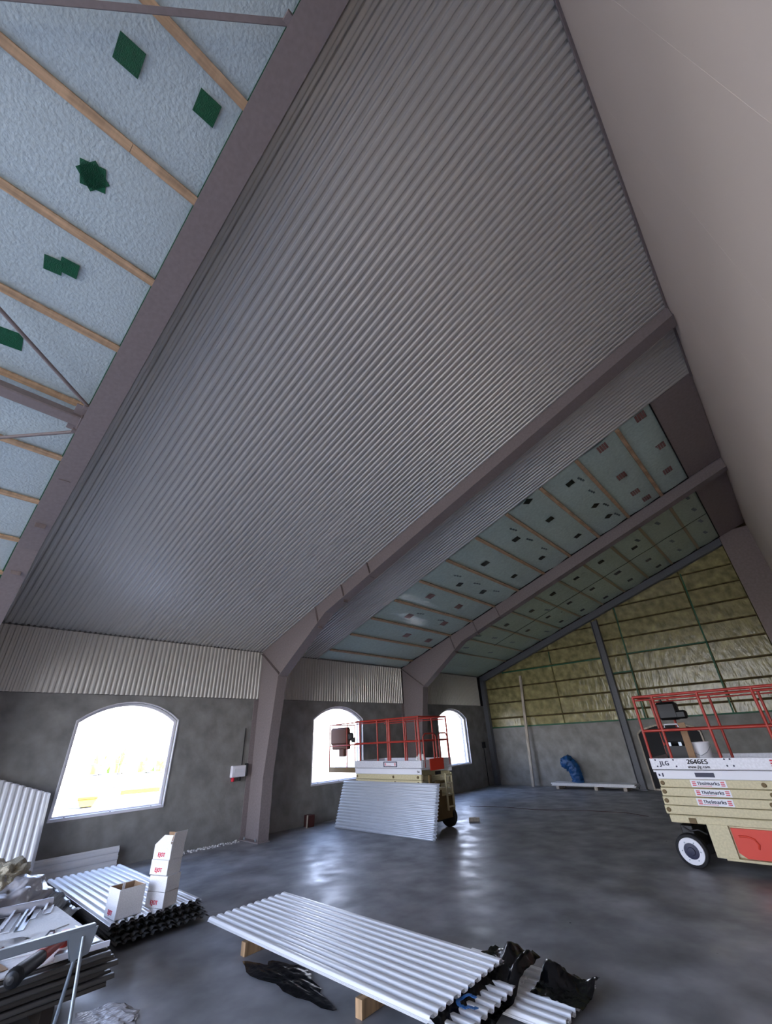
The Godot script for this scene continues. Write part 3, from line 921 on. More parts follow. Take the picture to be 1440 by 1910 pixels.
func lifts() -> void:
	# right lift
	var r := lift("scissor_lift", "cream scissor lift at the right edge with white wheel rims and lettered side boards", Vector3(-2.25, 0, -8.73), 2.5, [0.03, 0.33, 0.99, 1.70, 2.30, 2.47])
	letters("JLG", 0.062, M.dark_blue, r, T3(0.20, 1.333, 0.012))
	letters("2646ES", 0.062, M.rubber, r, T3(0.66, 1.352, 0.012))
	letters("www.jlg.com", 0.034, M.rubber, r, T3(0.66, 1.283, 0.012))
	var bolts := MB.new()
	for p in [[0.08, 1.38], [0.34, 1.38], [0.09, 1.29], [0.36, 1.29], [1.02, 1.385], [1.09, 1.385], [1.03, 1.30], [1.11, 1.30]]:
		bolts.lathe([Vector2(0.012, 0), Vector2(0.012, 0.004), Vector2(0, 0.006)], 10, Transform3D(Basis(Vector3.RIGHT, PI / 2), Vector3(p[0], p[1], 0.011)))
	put("rivet", bolts.mesh(), M.dark_blue, r).set_meta("kind", "stuff")
	var bar := MB.new()
	for k in 3:
		bar.box(Vector3(1.60, 1.365 - 0.034 * k, 0.012), Vector3(0.10, 0.02, 0.003), 0.0005)
	put("red_bars", bar.mesh(), M.sticker_red, r)
	put("dark_sticker", MB.new().box(Vector3(0.70, 1.18, 0.028), Vector3(0.25, 0.058, 0.003), 0.001).mesh(), M.dark_blue, r)
	var marks := MB.new()
	marks.box(Vector3(0.08, 1.175, 0.028), Vector3(0.025, 0.03, 0.003), 0.001)
	marks.box(Vector3(0.13, 1.175, 0.028), Vector3(0.02, 0.05, 0.003), 0.001)
	put("painted_mark", marks.mesh(), M.dark_blue, r)
	for k in 3:
		sticker(r, Vector3(0.70 + (0.015 if k == 1 else 0.0) + 0.04 * (2 - k) * 0.0, 0.83 + k * 0.117, -0.008), 0.46, 0.092, "Tholmarks")
	put("yellow_label", MB.new().box(Vector3(1.45, 0.615, -0.006), Vector3(0.14, 0.05, 0.003), 0.001).mesh(), M.yellow, r)
	put("door_emblem", MB.new().box(Vector3(1.36, 0.40, -0.012), Vector3(0.12, 0.06, 0.004), 0.002).mesh(), M.white, r)
	var cb := put("control_box", MB.new().box(Vector3(0.30, 2.10, -1.02), Vector3(0.34, 0.30, 0.22), 0.04).box(Vector3(0.50, 2.03, -0.98), Vector3(0.18, 0.14, 0.16), 0.03).mesh(), M.black, r)
	put("grip", MB.new().lathe([Vector2(0.0, 0.10), Vector2(0.022, 0.09), Vector2(0.018, 0.0)], 10, T3(0.24, 2.24, -1.0)).mesh(), M.black, cb)
	# tools carried on its deck
	var tc := thing("tool_case", "black tool case tower standing at the left end of the right lift's platform", "tool case", Vector3(-1.93, 1.24, -9.48))
	put("lower_case", MB.new().box(Vector3(0, 0.17, 0), Vector3(0.36, 0.34, 0.34), 0.03).mesh(), M.black, tc)
	put("upper_case", MB.new().box(Vector3(0, 0.47, 0), Vector3(0.35, 0.24, 0.33), 0.03).mesh(), M.rubber, tc)
	put("handle", MB.new().path([Vector3(-0.11, 0.58, 0), Vector3(-0.10, 0.64, 0), Vector3(0.10, 0.64, 0), Vector3(0.11, 0.58, 0)], 0.012, 8).mesh(), M.white, tc)
	put("latch", MB.new().box(Vector3(0.08, 0.34, 0.17), Vector3(0.05, 0.06, 0.015), 0.004).mesh(), M.galv, tc)
	put("latch", MB.new().box(Vector3(-0.08, 0.34, 0.17), Vector3(0.05, 0.06, 0.015), 0.004).mesh(), M.galv, tc)
	var bk := thing("bucket", "white plastic bucket standing on the right lift's platform", "bucket", Vector3(-1.58, 1.24, -9.32))
	put("body", MB.new().lathe([Vector2(0.0, 0.0), Vector2(0.12, 0.0), Vector2(0.15, 0.33), Vector2(0.158, 0.33), Vector2(0.158, 0.36), Vector2(0.145, 0.36), Vector2(0.115, 0.02), Vector2(0, 0.02)], 28).mesh(), M.white, bk)
	put("bail", MB.new().path([Vector3(-0.156, 0.31, 0), Vector3(-0.10, 0.22, 0.135), Vector3(0.0, 0.17, 0.165), Vector3(0.10, 0.22, 0.135), Vector3(0.156, 0.31, 0)], 0.004, 6).mesh(), M.galv, bk)
	var pl := thing("offcut_board", "brown board leaning upright beside the white bucket on the right lift", "board", Vector3(-1.69, 1.24, -9.08))
	put("board", MB.new().box(Vector3(0.0, 0.33, 0.0), Vector3(0.10, 0.66, 0.025), 0.003, Basis(Vector3.RIGHT, -0.12)).mesh(), M.card_brown, pl)

	# middle lift
	var c := lift("scissor_lift", "orange railed scissor lift in front of the middle window, half hidden by leaning sheets", Vector3(-9.36, 0, -8.62), 2.3, [0.20, 0.86, 1.22, 1.30, 1.80, 2.27])
	sticker(c, Vector3(1.30, 1.325, 0.013), 0.40, 0.08, "")
	put("dark_sticker", MB.new().box(Vector3(1.30, 1.325, 0.0125), Vector3(0.46, 0.11, 0.003), 0.001).mesh(), M.dark_blue, c)
	letters("14", 0.05, M.rubber, c, T3(2.2, 1.175, 0.028))
	var ext := MB.new()
	put("extension_deck", MB.new().box(Vector3(-0.60, 1.225, -0.58), Vector3(1.16, 0.03, 1.0), 0.004).mesh(), M.alu, c)
	put("extension_board", MB.new().box(Vector3(-0.58, 1.19, -0.09), Vector3(1.2, 0.12, 0.025), 0.004).mesh(), M.cream_dark, c)  # painted dark, as seen against the bright window
	for y in [2.30, 1.76]:
		put("extension_rail", MB.new().tube(Vector3(-1.17, y, -0.09), Vector3(0.25, y + 0.02, -0.06), 0.014, 8).mesh(), M.red, c)
	for x in [-1.17, -0.42]:
		put("extension_post", MB.new().tube(Vector3(x, 1.2, -0.09), Vector3(x, 2.30, -0.09), 0.014, 8).mesh(), M.red, c)
	put("extension_post", MB.new().tube(Vector3(-1.17, 1.2, -1.08), Vector3(-1.17, 2.30, -1.08), 0.014, 8).mesh(), M.red, c)
	put("extension_rail", MB.new().tube(Vector3(-1.17, 2.30, -0.09), Vector3(-1.17, 2.30, -1.08), 0.014, 8).mesh(), M.red, c)
	var k := put("control_box", MB.new().box(Vector3(-0.78, 2.0, -0.16), Vector3(0.74, 0.44, 0.18), 0.05).box(Vector3(-0.74, 1.75, -0.16), Vector3(0.68, 0.16, 0.14), 0.03).box(Vector3(-0.68, 1.60, -0.16), Vector3(0.22, 0.20, 0.12), 0.02).mesh(), M.box_backlit, c)
	put("joystick_housing", MB.new().box(Vector3(-0.34, 1.98, -0.16), Vector3(0.16, 0.20, 0.14), 0.04).box(Vector3(-0.24, 1.90, -0.16), Vector3(0.12, 0.12, 0.10), 0.03).mesh(), M.black, k)
	# the gate, the ladder and the machinery at its right end
	put("end_gate_plate", MB.new().box(Vector3(2.325, 1.30, -0.55), Vector3(0.012, 0.24, 0.55), 0.004).mesh(), M.red_panel, c)
	put("gate_loop", MB.new().path([Vector3(2.30, 1.25, -0.62), Vector3(2.30, 1.88, -0.62), Vector3(2.30, 1.95, -0.56), Vector3(2.30, 1.95, -0.2), Vector3(2.30, 1.88, -0.12), Vector3(2.30, 1.25, -0.12)], 0.018, 10).mesh(), M.red, c)
	put("gate_loop", MB.new().path([Vector3(2.30, 1.25, -1.1), Vector3(2.30, 1.88, -1.1), Vector3(2.30, 1.95, -1.04), Vector3(2.30, 1.95, -0.8), Vector3(2.30, 1.88, -0.74), Vector3(2.30, 1.25, -0.74)], 0.018, 10).mesh(), M.red, c)
	var ld := MB.new()
	for z in [-0.82, -1.06]:
		ld.box(Vector3(2.34, 0.72, z), Vector3(0.04, 0.75, 0.035), 0.004)
	for y in [0.42, 0.65, 0.88, 1.05]:
		ld.box(Vector3(2.345, y, -0.94), Vector3(0.05, 0.03, 0.26), 0.004)
	put("ladder", ld.mesh(), M.cream, c)
	put("end_bracket", MB.new().box(Vector3(2.31, 0.95, -0.25), Vector3(0.05, 0.3, 0.1), 0.01).box(Vector3(2.31, 0.90, -0.52), Vector3(0.06, 0.14, 0.2), 0.02).box(Vector3(2.30, 0.62, -0.5), Vector3(0.05, 0.3, 0.3), 0.01).mesh(), M.cream_dark, c)
	put("end_plate", MB.new().box(Vector3(2.29, 0.42, -0.6), Vector3(0.05, 0.44, 0.95), 0.01).mesh(), M.cream_dark, c)
	put("end_label", MB.new().box(Vector3(2.33, 1.12, -0.55), Vector3(0.01, 0.07, 0.22), 0.002).mesh(), M.black, c)
	var rag := thing("paper_bag", "crumpled pale bag lying on the middle lift's platform by the right corner post", "bag", Vector3(-7.32, 1.24, -8.92))
	put("bag", lump(0.15, 0.27, 0.12, 0.16, 4).mesh(), M.card_white, rag)

# an uneven rounded heap resting on y = 0
func lump(rx: float, h: float, rz: float, rough: float, seed_: int, nu := 22, nv := 12) -> MB:
	var fn := FastNoiseLite.new()
	fn.seed = seed_
	fn.frequency = 1.6
	fn.fractal_octaves = 3
	return MB.new().grid(func(u: float, w: float) -> Vector3:
		var a := TAU * u
		var t := w * PI * 0.5
		var d := Vector3(cos(a) * sin(t), cos(t), sin(a) * sin(t))
		var k := 1.0 + rough * 2.0 * fn.get_noise_3dv(d * 1.3)
		var flat := pow(absf(d.y), 0.7) * signf(d.y)
		return Vector3(d.x * rx * k, maxf(0.0, flat * h * k), d.z * rz * k), nu, nv, true, true)

# ---------------------------------------------------------------- loose sheets
func sheet(label: String, m: Mesh, mat: Material, at: Transform3D, group := "", children := []) -> Node3D:
	var o := put("corrugated_sheet", m, mat, self, at)
	tag(o, label, "sheet", group)
	return o

func sheets() -> void:
	# bundle in the foreground; ribs run along x
	var flat := func(x: float, y: float, z: float, ry := 0.0) -> Transform3D:
		return Transform3D(Basis(Vector3.UP, ry), Vector3(x, y, z))
	var near_z := -3.06
	for k in 3:
		var lab: String = ["white corrugated sheet on top of the foreground bundle", "white corrugated sheet nested directly under the top sheet of the foreground bundle", "white corrugated sheet lowest of the upper nest in the foreground bundle"][k]
		sheet(lab, corr(11, 0.0, 3.13), M.corr_white, flat.call(-5.80 - 0.01 * k, 0.200 - k * 0.006, -4.13, 0.012), "sheets of the foreground bundle")
	for k in 2:
		sheet(["white corrugated sheet with rib ends showing below the black film in the foreground", "white corrugated sheet nested under the one whose rib ends show below the black film"][k], corr(10, 0.0, 1.10), M.corr_white, flat.call(-3.60, 0.117 - k * 0.008, -4.22, 0.012), "sheets of the foreground bundle")
	for k in 2:
		sheet(["short white corrugated sheet on the floor at the right end of the foreground bundle", "short white corrugated sheet under its twin on the floor at the bundle's right end"][k], corr(8, 0.0, 1.15), M.corr_white, flat.call(-3.27, 0.036 - k * 0.012, -4.60, 0.03), "sheets of the foreground bundle")
	for p in [[-5.19, "short timber bearer under the far left end of the foreground bundle"], [-3.44, "timber bearer under the near right part of the foreground bundle"]]:
		var o := put("timber_bearer", MB.new().box(Vector3(0, 0.055, 0), Vector3(0.075, 0.11, 1.05), 0.003).mesh(), M.timber, self, T3(p[0], 0, -3.70, 0.03))
		tag(o, p[1], "timber", "bearers under the foreground bundle")
	# black film between and beside the sheets
	var fn := FastNoiseLite.new()
	fn.seed = 12
	fn.frequency = 2.4
	fn.fractal_octaves = 3
	var drape := thing("black_film", "crumpled black plastic film with blue print between sheets of the foreground bundle", "plastic film", Vector3(-2.62, 0.14, -4.15))
	put("film", MB.new().film(func(u: float, w: float) -> Vector3:
		var x := -0.32 + (0.46 - 0.0 * w) * u
		var z := -0.30 + 1.22 * w
		var ridge := 0.10 * exp(-pow((u - 0.55) / 0.16, 2)) * exp(-pow((w - 0.10) / 0.11, 2)) + 0.08 * exp(-pow((u - 0.86) / 0.11, 2)) * exp(-pow((w - 0.16) / 0.16, 2))
		return Vector3(x, 0.012 + 0.030 * (0.5 + fn.get_noise_2d(x * 3.0, z * 3.0)) + ridge - 0.10 * smoothstep(0.45, 0.8, u) * smoothstep(0.25, 0.5, w), z), 34, 44).mesh(), M.black_film, drape)
	var ring := func(cx: float, cz: float, r: float) -> void:
		var pts := []
		for k in 31:
			var a := TAU * k / 38.0
			pts.push_back(Vector3(cx + cos(a) * r, 0.0, cz + sin(a) * r))
		var b := MB.new()
		for k in 30:
			var p0: Vector3 = pts[k]
			var p1: Vector3 = pts[k + 1]
			var h0 := 0.048 + 0.02 * fn.get_noise_2d(p0.x * 3.0, p0.z * 3.0)
			b.bar(p0 + Vector3(0, h0, 0), p1 * 1.0 + (p1 - p0) * 0.25 + Vector3(0, h0, 0), 0.03, 0.003, Vector3.UP, 0.001)
		put("printed_ring", b.mesh(), M.film_print, drape)
	ring.call(0.03, 0.66, 0.075)
	ring.call(-0.13, 0.50, 0.06)
	var crest := thing("black_film", "peaked fold of black film over the floor sheet at the bundle's right end", "plastic film", Vector3(-2.30, 0.07, -4.45))
	put("film", MB.new().film(func(u: float, w: float) -> Vector3:
		var x := -0.16 + 0.42 * u
		var z := -0.12 + 0.42 * w
		var hgt := 0.10 * exp(-pow((w - 0.25 - 0.25 * sin(u * 5.0) * 0.3) / 0.22, 2)) * (0.7 + 0.45 * sin(u * 6.0 + 0.4)) + 0.02 * fn.get_noise_2d(x * 6.0, z * 6.0)
		return Vector3(x, maxf(0.0, hgt), z), 26, 22).mesh(), M.black_film, crest)
	var scrap := thing("black_film", "black film scrap lying on the floor under the near edge of the foreground bundle", "plastic film", Vector3(-4.40, 0.002, -3.18))
	put("film", MB.new().film(func(u: float, w: float) -> Vector3:
		var a := TAU * u
		var r := w * (1.0 + 0.25 * sin(a * 3.0 + 0.5) + 0.12 * sin(a * 7.0))
		return Vector3(cos(a) * r * 0.58, 0.004 + 0.03 * w * (1 - w) + 0.012 * (0.5 + fn.get_noise_2d(cos(a) * r, sin(a) * r)), sin(a) * r * 0.17), 40, 8).mesh(), M.black_film, scrap)

	# sheets leaning against the middle lift
	for k in 3:
		var dirv := Vector3(0, 0.955, -0.30).normalized()
		var nrm := Vector3.RIGHT.cross(dirv).normalized()   # towards the camera
		var ba := Basis(Vector3.RIGHT, nrm, dirv * -1.0)
		ba = Basis(Vector3(1, 0, 0), nrm, Vector3(1, 0, 0).cross(nrm))
		# z runs down the slope: start at the top
		var top := Vector3(-9.68 + 0.02 * k, 0.965, -8.53 - 0.022 * k)
		var lab: String = ["pale blue grey corrugated sheet leaning against the middle lift, front one", "pale corrugated sheet second in the set leaning against the middle lift", "pale corrugated sheet rearmost in the set leaning against the middle lift"][k]
		sheet(lab, corr(16, 0.0, 3.10, 0.0, 0.0, 0.026, 0.0628), M.corr_pale, Transform3D(ba, top), "sheets leaning on the middle lift")

	# cut sheets leaning on the left wall, ribs upright, heads cut on the slope of the gable
	for k in 3:
		var ex := Vector3(-0.30, 1.0, 0.0).normalized()
		var ey := Vector3(1.0, 0.30, 0.0).normalized()
		var ez := ex.cross(ey)
		var lab: String = ["tall pale corrugated sheet with a slanted top leaning on the left wall, front one", "tall pale corrugated sheet with a slanted top, second of those leaning on the left wall", "tall pale corrugated sheet with a slanted top, hindmost of those leaning on the left wall"][k]
		# local z runs towards -z of the hall
		sheet(lab, corr(15, 0.0, 1.88, 0.0, -0.37), M.corr_white, Transform3D(Basis(ex, ey, ez), Vector3(-9.98 - 0.03 * k, 0.012, -0.73 - 0.02 * k)), "cut sheets leaning on the left wall")
	# low sheet on its edge along the wall
	sheet("low pale ribbed sheet standing on its long edge against the left wall behind the boxes", corr(3, 0.0, 2.0, 0.0, 0.0, 0.022, 0.11), M.corr_white, Transform3D(Basis(Vector3(0, 0, -1), Vector3(1, 0.08, 0).normalized(), Vector3(0, 0, -1).cross(Vector3(1, 0.08, 0).normalized())), Vector3(-10.56, 0.335, -1.60)))

	for x in [-9.2, -6.9]:
		var tb := put("timber_bearer", MB.new().box(Vector3(0, 0.026, 0), Vector3(0.09, 0.052, 1.15), 0.003).mesh(), M.timber_dark, self, T3(x, 0, -2.86))
		tag(tb, "flat dark timber bearer under the carton stack, %s end" % ("wall" if x < -8 else "open"), "timber", "bearers under the carton stack")
	# flat stack that carries the cartons, ribs along x
	var n := 7
	for k in n:
		var dx: float = [0.0, 0.03, -0.02, 0.05, 0.02, 0.10, 0.16][k]
		var lab: String = "shade-painted corrugated sheet in the flat stack under the cartons, %s below the top" % ["", "next", "second", "third", "fourth", "fifth", "lowest"][k]
		var grp := "sheets of the flat stack under the cartons"
		if k == 0:
			lab = "bright corrugated sheet on top of the flat stack that carries the cartons"
		sheet(lab, corr(11, 0.0, 3.0), M.corr_white if k == 0 else M.corr_shaded, Transform3D(Basis(Vector3.UP, 0.0), Vector3(-9.57 + dx, 0.196 - k * 0.0235, -3.37 - (0.05 if k > 3 else 0.0))), grp)  # layers below the top sheet have their shade painted in

# ---------------------------------------------------------------- cartons
func carton(label: String, at: Vector3, w: float, h: float, d: float, open: int, words: bool, turn := 0.0) -> void:
	# at = corner nearest the camera side: x right face, z front face; hollow
	var o := thing("carton", label, "box", at, turn, "lettered cartons on the flat stack")
	var t := 0.005
	var b := MB.new()
	b.box(Vector3(-w * 0.5, t * 0.5, -d * 0.5), Vector3(w, t, d), 0.001)
	b.box(Vector3(-w * 0.5, h * 0.5, -t * 0.5), Vector3(w, h, t), 0.001)
	b.box(Vector3(-w * 0.5, h * 0.5, -d + t * 0.5), Vector3(w, h, t), 0.001)
	b.box(Vector3(-t * 0.5, h * 0.5, -d * 0.5), Vector3(t, h, d - 2 * t), 0.001)
	b.box(Vector3(-w + t * 0.5, h * 0.5, -d * 0.5), Vector3(t, h, d - 2 * t), 0.001)
	put("body", b.mesh(), M.card_white, o)
	if open > 0:
		put("lining", MB.new().box(Vector3(-w * 0.5, t * 1.5 + 0.003, -d * 0.5), Vector3(w - 3 * t, 0.002, d - 3 * t), 0.0).box(Vector3(-w * 0.5, h * 0.5, -d + t * 1.5), Vector3(w - 3 * t, h - 0.01, 0.002), 0.0).box(Vector3(-w + t * 1.5, h * 0.5, -d * 0.5), Vector3(0.002, h - 0.01, d - 3 * t), 0.0).mesh(), M.card_brown, o)
	else:
		put("flap", MB.new().box(Vector3(-w * 0.5, h - t * 0.5, -d * 0.25), Vector3(w, t, d * 0.495), 0.001).mesh(), M.card_white, o)
		put("flap", MB.new().box(Vector3(-w * 0.5, h - t * 0.5, -d * 0.75), Vector3(w, t, d * 0.495), 0.001).mesh(), M.card_white, o)
	if open == 2:   # flaps standing up
		var fp := PackedVector2Array([Vector2(-w + 0.002, 0), Vector2(0, 0), Vector2(-0.03, 0.02), Vector2(-0.01, 0.10), Vector2(-w * 0.55, 0.10)])
		put("flap", MB.new().prism(fp, t, Transform3D(Basis(Vector3.RIGHT, -0.10), Vector3(0, h, -t * 0.5))).mesh(), M.card_white, o)
		put("flap", MB.new().box(Vector3(0.012, h + 0.065, -d * 0.5), Vector3(t, 0.13, d), 0.001, Basis(Vector3.BACK, -0.16)).mesh(), M.card_white, o)
		put("flap", MB.new().box(Vector3(-w * 0.5, h + 0.05, -d), Vector3(w, 0.10, t), 0.001, Basis(Vector3.RIGHT, 0.15)).mesh(), M.card_brown, o)
	elif open == 1:
		put("flap", MB.new().box(Vector3(-w * 0.75, h * 0.5 + 0.03, -d * 0.45), Vector3(t, h * 0.9, d * 0.1), 0.001).mesh(), M.card_white, o)
	if words:
		letters("EJOT", 0.040, M.sticker_red, o, T3(-w * 0.52, 0.05, 0.001))

# ---------------------------------------------------------------- heap at the left
func left_heap() -> void:
	carton("open carton standing in front of the carton tower, brown inside", Vector3(-6.62, 0.222, -2.37), 0.30, 0.265, 0.29, 1, true, 0.07)
	var lab: Array = ["lowest carton of the tower of four, partly in shadow", "second carton from the bottom of the tower, under the lidded pair", "third carton from the bottom of the tower, closed and lettered", "topmost carton of the tower, its flaps standing open"]
	for k in 4:
		carton(lab[k], Vector3(-6.54 + [0.0, 0.005, -0.035, -0.02][k], 0.222 + k * 0.151, -2.86), 0.29, 0.149, 0.21, 2 if k == 3 else 0, k != 1, 0.36)
	var rl := thing("tape_roll", "small pale blue roll standing behind the carton tower", "roll", Vector3(-7.55, 0.222, -3.22))
	put("roll", MB.new().lathe([Vector2(0.03, 0.0), Vector2(0.075, 0.0), Vector2(0.078, 0.06), Vector2(0.03, 0.06), Vector2(0.03, 0.0)], 24).mesh(), M.white, rl)

	# nested sheets near the camera; ribs along z
	var along := Basis(Vector3(0, 0, -1), Vector3.UP, Vector3(1, 0, 0))
	for k in 6:
		var dz: float = [0.0, 0.05, -0.03, 0.06, 0.02, -0.02][k]
		var o := put("corrugated_sheet", corr(11, 0.0, 3.1), M.corr_shaded, self, Transform3D(along, Vector3(-6.32 + [0, 0.015, -0.01, 0.02, 0.0, 0.03][k], 0.145 + k * 0.040, 1.17 - dz)))  # colour darkened for the shaded side of the stack
		tag(o, "shade-painted grey corrugated sheet, %s in the thick stack at lower left" % ["lowest", "second from below", "third from below", "third from the top", "second from the top", "topmost"][k], "sheet", "sheets of the thick stack at the lower left")
		if k < 5:
			var lt := put("spacer_strip", MB.new().box(Vector3(0, 0, 0), Vector3(1.06, 0.010, 0.05), 0.002).mesh(), M.rubber, o, T3(0.12, 0.029, 0.53, PI / 2))
	for z in [-1.55, 0.3]:
		var o := put("timber_bearer", MB.new().box(Vector3(0, 0.07, 0), Vector3(2.3, 0.14, 0.09), 0.003).mesh(), M.timber_dark, self, T3(-6.5, 0, z))
		tag(o, "dark timber bearer under the thick stack, %s" % ("far end" if z < 0 else "near end"), "timber", "bearers under the thick stack")
	for z in [-1.7, 0.1]:
		var o := put("timber_block", MB.new().box(Vector3(0, 0.10, 0), Vector3(0.5, 0.20, 0.12), 0.003).mesh(), M.timber_dark, self, T3(-6.78, 0.141, z))
		tag(o, "dark timber block under the board edge beside the thick stack, %s one" % ("far" if z < 0 else "near"), "timber", "blocks beside the thick stack")
	# pale boards and waste on top
	var top := 0.374
	var boards := [
		["large pale plasterboard sheet lying on the thick stack under the red power tool", Vector3(-6.22, top + 0.008, -0.75), Vector3(1.72, 0.013, 2.3), 0.02, "plaster"],
		["white cardboard sheet lying at the far end of the thick stack under the metal offcuts", Vector3(-6.52, top + 0.020, -1.35), Vector3(0.80, 0.006, 0.7), 0.35, "card_white"],
		["torn pale cardboard piece lying beside the trestle beam on the thick stack", Vector3(-6.0, top + 0.020, -1.40), Vector3(0.55, 0.006, 0.45), -0.3, "card_white"],
		["beige cardboard piece lying under the middle of the trestle beam", Vector3(-5.72, top + 0.020, -0.95), Vector3(0.5, 0.006, 0.5), 0.15, "card_brown"]]
	for b in boards:
		var o := put("board", MB.new().box(Vector3.ZERO, b[2], 0.002).mesh(), M[b[4]], self, T3(b[1].x, b[1].y, b[1].z, b[3]))
		tag(o, b[0], "board")
	var offs := [
		["long white metal flashing strip lying askew at the heap's far left", Vector3(-6.80, top + 0.045, -1.43), 0.62, -0.31, "white"],
		["grey folded metal flashing lying beside the long white one", Vector3(-6.74, top + 0.04, -1.53), 0.60, -0.31, "galv"],
		["short bright metal offcut near the black film on the heap", Vector3(-6.92, top + 0.04, -1.64), 0.34, -0.34, "white"],
		["small bright metal offcut at the corner of the heap under the wool bag", Vector3(-6.98, top + 0.04, -1.78), 0.30, -0.30, "white"],
		["thin dark steel offcut lying next to the wool bag", Vector3(-6.80, top + 0.035, -1.30), 0.60, -0.31, "rubber"],
		["pale bent metal trim between the carton stack and the trestle end", Vector3(-5.72, top + 0.04, -1.83), 0.5, 0.05, "galv"],
		["white metal trim along the near right edge of the thick stack", Vector3(-5.34, top + 0.035, -1.70), 0.40, 1.5, "white"]]
	for f in offs:
		var l: float = f[2]
		var mb := MB.new().box(Vector3(0, 0, 0), Vector3(l, 0.004, 0.075), 0.001).box(Vector3(0, 0.018, 0.037), Vector3(l, 0.038, 0.003), 0.001).box(Vector3(0, 0.035, 0.028), Vector3(l, 0.003, 0.02), 0.001)
		var o := put("flashing_offcut", mb.mesh(), M[f[4]], self, T3(f[1].x, f[1].y - 0.012, f[1].z, f[3]))
		tag(o, f[0], "offcut", "metal offcuts on the heap")
	var cl := thing("spring_clamp", "small brown pliers lying on the torn cardboard beside the trestle", "pliers", Vector3(-5.93, top + 0.034, -1.30), 0.3)
	put("handle", MB.new().path([Vector3(-0.12, 0, 0.0), Vector3(-0.05, 0.004, 0.022), Vector3(0.02, 0.004, 0.006)], 0.009, 8).mesh(), M.brick, cl)
	put("handle", MB.new().path([Vector3(-0.12, 0, 0.05), Vector3(-0.05, 0.004, 0.016), Vector3(0.02, 0.004, 0.02)], 0.009, 8).mesh(), M.brick, cl)
	put("jaw", MB.new().box(Vector3(0.05, 0.005, 0.014), Vector3(0.07, 0.014, 0.03), 0.004).mesh(), M.rubber, cl)

	# red and black power tool
	var d := Vector3(-0.80, 0, -0.60).normalized()
	var tl := thing("power_tool", "red and black cordless power tool lying at the front edge of the heap", "power tool", Vector3(-5.10, top + 0.015, -1.22), atan2(-d.z, d.x))
	put("grip", MB.new().path([Vector3(-0.06, 0.07, 0), Vector3(-0.045, 0.07, 0.0), Vector3(0.0, 0.075, 0.0), Vector3(0.14, 0.07, 0.0), Vector3(0.30, 0.065, 0.0)], 0.064, 16, true, 0.05).mesh(), M.black, tl)
	put("end_cap", MB.new().lathe([Vector2(0.0, 0.055), Vector2(0.025, 0.05), Vector2(0.048, 0.034), Vector2(0.061, 0.012), Vector2(0.064, -0.004)], 16, Transform3D(Basis(Vector3.BACK, PI / 2), Vector3(-0.06, 0.07, 0))).mesh(), M.black, tl)
	put("body", MB.new().path([Vector3(0.28, 0.067, 0.0), Vector3(0.36, 0.07, 0.0), Vector3(0.50, 0.07, 0.0), Vector3(0.62, 0.065, 0.0)], 0.052, 16, true, 0.040).mesh(), M.red, tl)
	put("head", MB.new().lathe([Vector2(0.0, 0.0), Vector2(0.04, 0.0), Vector2(0.045, 0.02), Vector2(0.045, 0.09), Vector2(0.03, 0.11), Vector2(0, 0.11)], 16, T3(0.67, 0.01, 0.0)).mesh(), M.red, tl)
	put("bail_handle", MB.new().path([Vector3(0.40, 0.10, -0.05), Vector3(0.41, 0.15, -0.06), Vector3(0.47, 0.175, -0.05), Vector3(0.53, 0.16, -0.045), Vector3(0.56, 0.10, -0.04)], 0.008, 8).mesh(), M.galv, tl)
	put("blade_guard", MB.new().box(Vector3(0.48, 0.02, 0.09), Vector3(0.08, 0.02, 0.10), 0.006).mesh(), M.galv, tl)
	put("spindle", MB.new().tube(Vector3(0.66, 0.03, 0.02), Vector3(0.76, 0.015, 0.06), 0.009).mesh(), M.black, tl)
	var sm := thing("small_grinder", "small dark tool with a red cap lying under the trestle beam near the left edge", "power tool", Vector3(-5.32, top + 0.015, -0.98), 0.5)
	put("body", MB.new().path([Vector3(-0.13, 0.045, 0), Vector3(0.0, 0.05, 0), Vector3(0.06, 0.05, 0)], 0.04, 12).mesh(), M.rubber, sm)
	put("cap", MB.new().path([Vector3(0.06, 0.05, 0), Vector3(0.13, 0.05, 0)], 0.046, 12).mesh(), M.red, sm)

	# trestle of light steel
	var s := thing("trestle", "light metal trestle standing at the lower left corner, its beam over the heap", "trestle", Vector3(-4.76, 0, -0.95))
	put("beam", MB.new().box(Vector3(0.0, 0.690, 0.38), Vector3(0.045, 0.055, 2.0), 0.005).mesh(), M.galv, s)
	for zz in [-0.545, 1.25]:
		var gp := PackedVector2Array([Vector2(-0.11, 0.70), Vector2(0.09, 0.70), Vector2(0.06, 0.55), Vector2(-0.05, 0.53)])
		put("gusset", MB.new().prism(gp, 0.005, T3(0.026, 0, zz, PI / 2)).prism(gp, 0.005, T3(-0.026, 0, zz, PI / 2)).mesh(), M.galv, s)
		for sx in [-1, 1]:
			put("leg", MB.new().tube(Vector3(sx * 0.022, 0.66, zz), Vector3(sx * 0.22, 0.0, zz), 0.0125, 12).mesh(), M.galv, s)

	# bag of mineral wool and the film around it
	var bg := thing("wool_bag", "torn clear plastic bag of loose mineral wool at the left edge", "bag", Vector3(-8.18, 0.137, -1.36))
	put("plastic", MB.new().grid(bag_f(0.96, 0.50, 0.66, 5), 44, 20, true, true).mesh(), M.bag_film, bg, T3(0.0, 0.0, 0.05))
	put("wool", MB.new().grid(bag_f(0.40, 0.22, 0.34, 9), 60, 24, true, true).mesh(), M.loose_wool, bg, T3(0.10, 0.40, -0.02))
	var pal := thing("pallet", "dark slatted pallet under the wool bag at the left edge", "pallet", Vector3(-8.45, 0.0, -1.15))
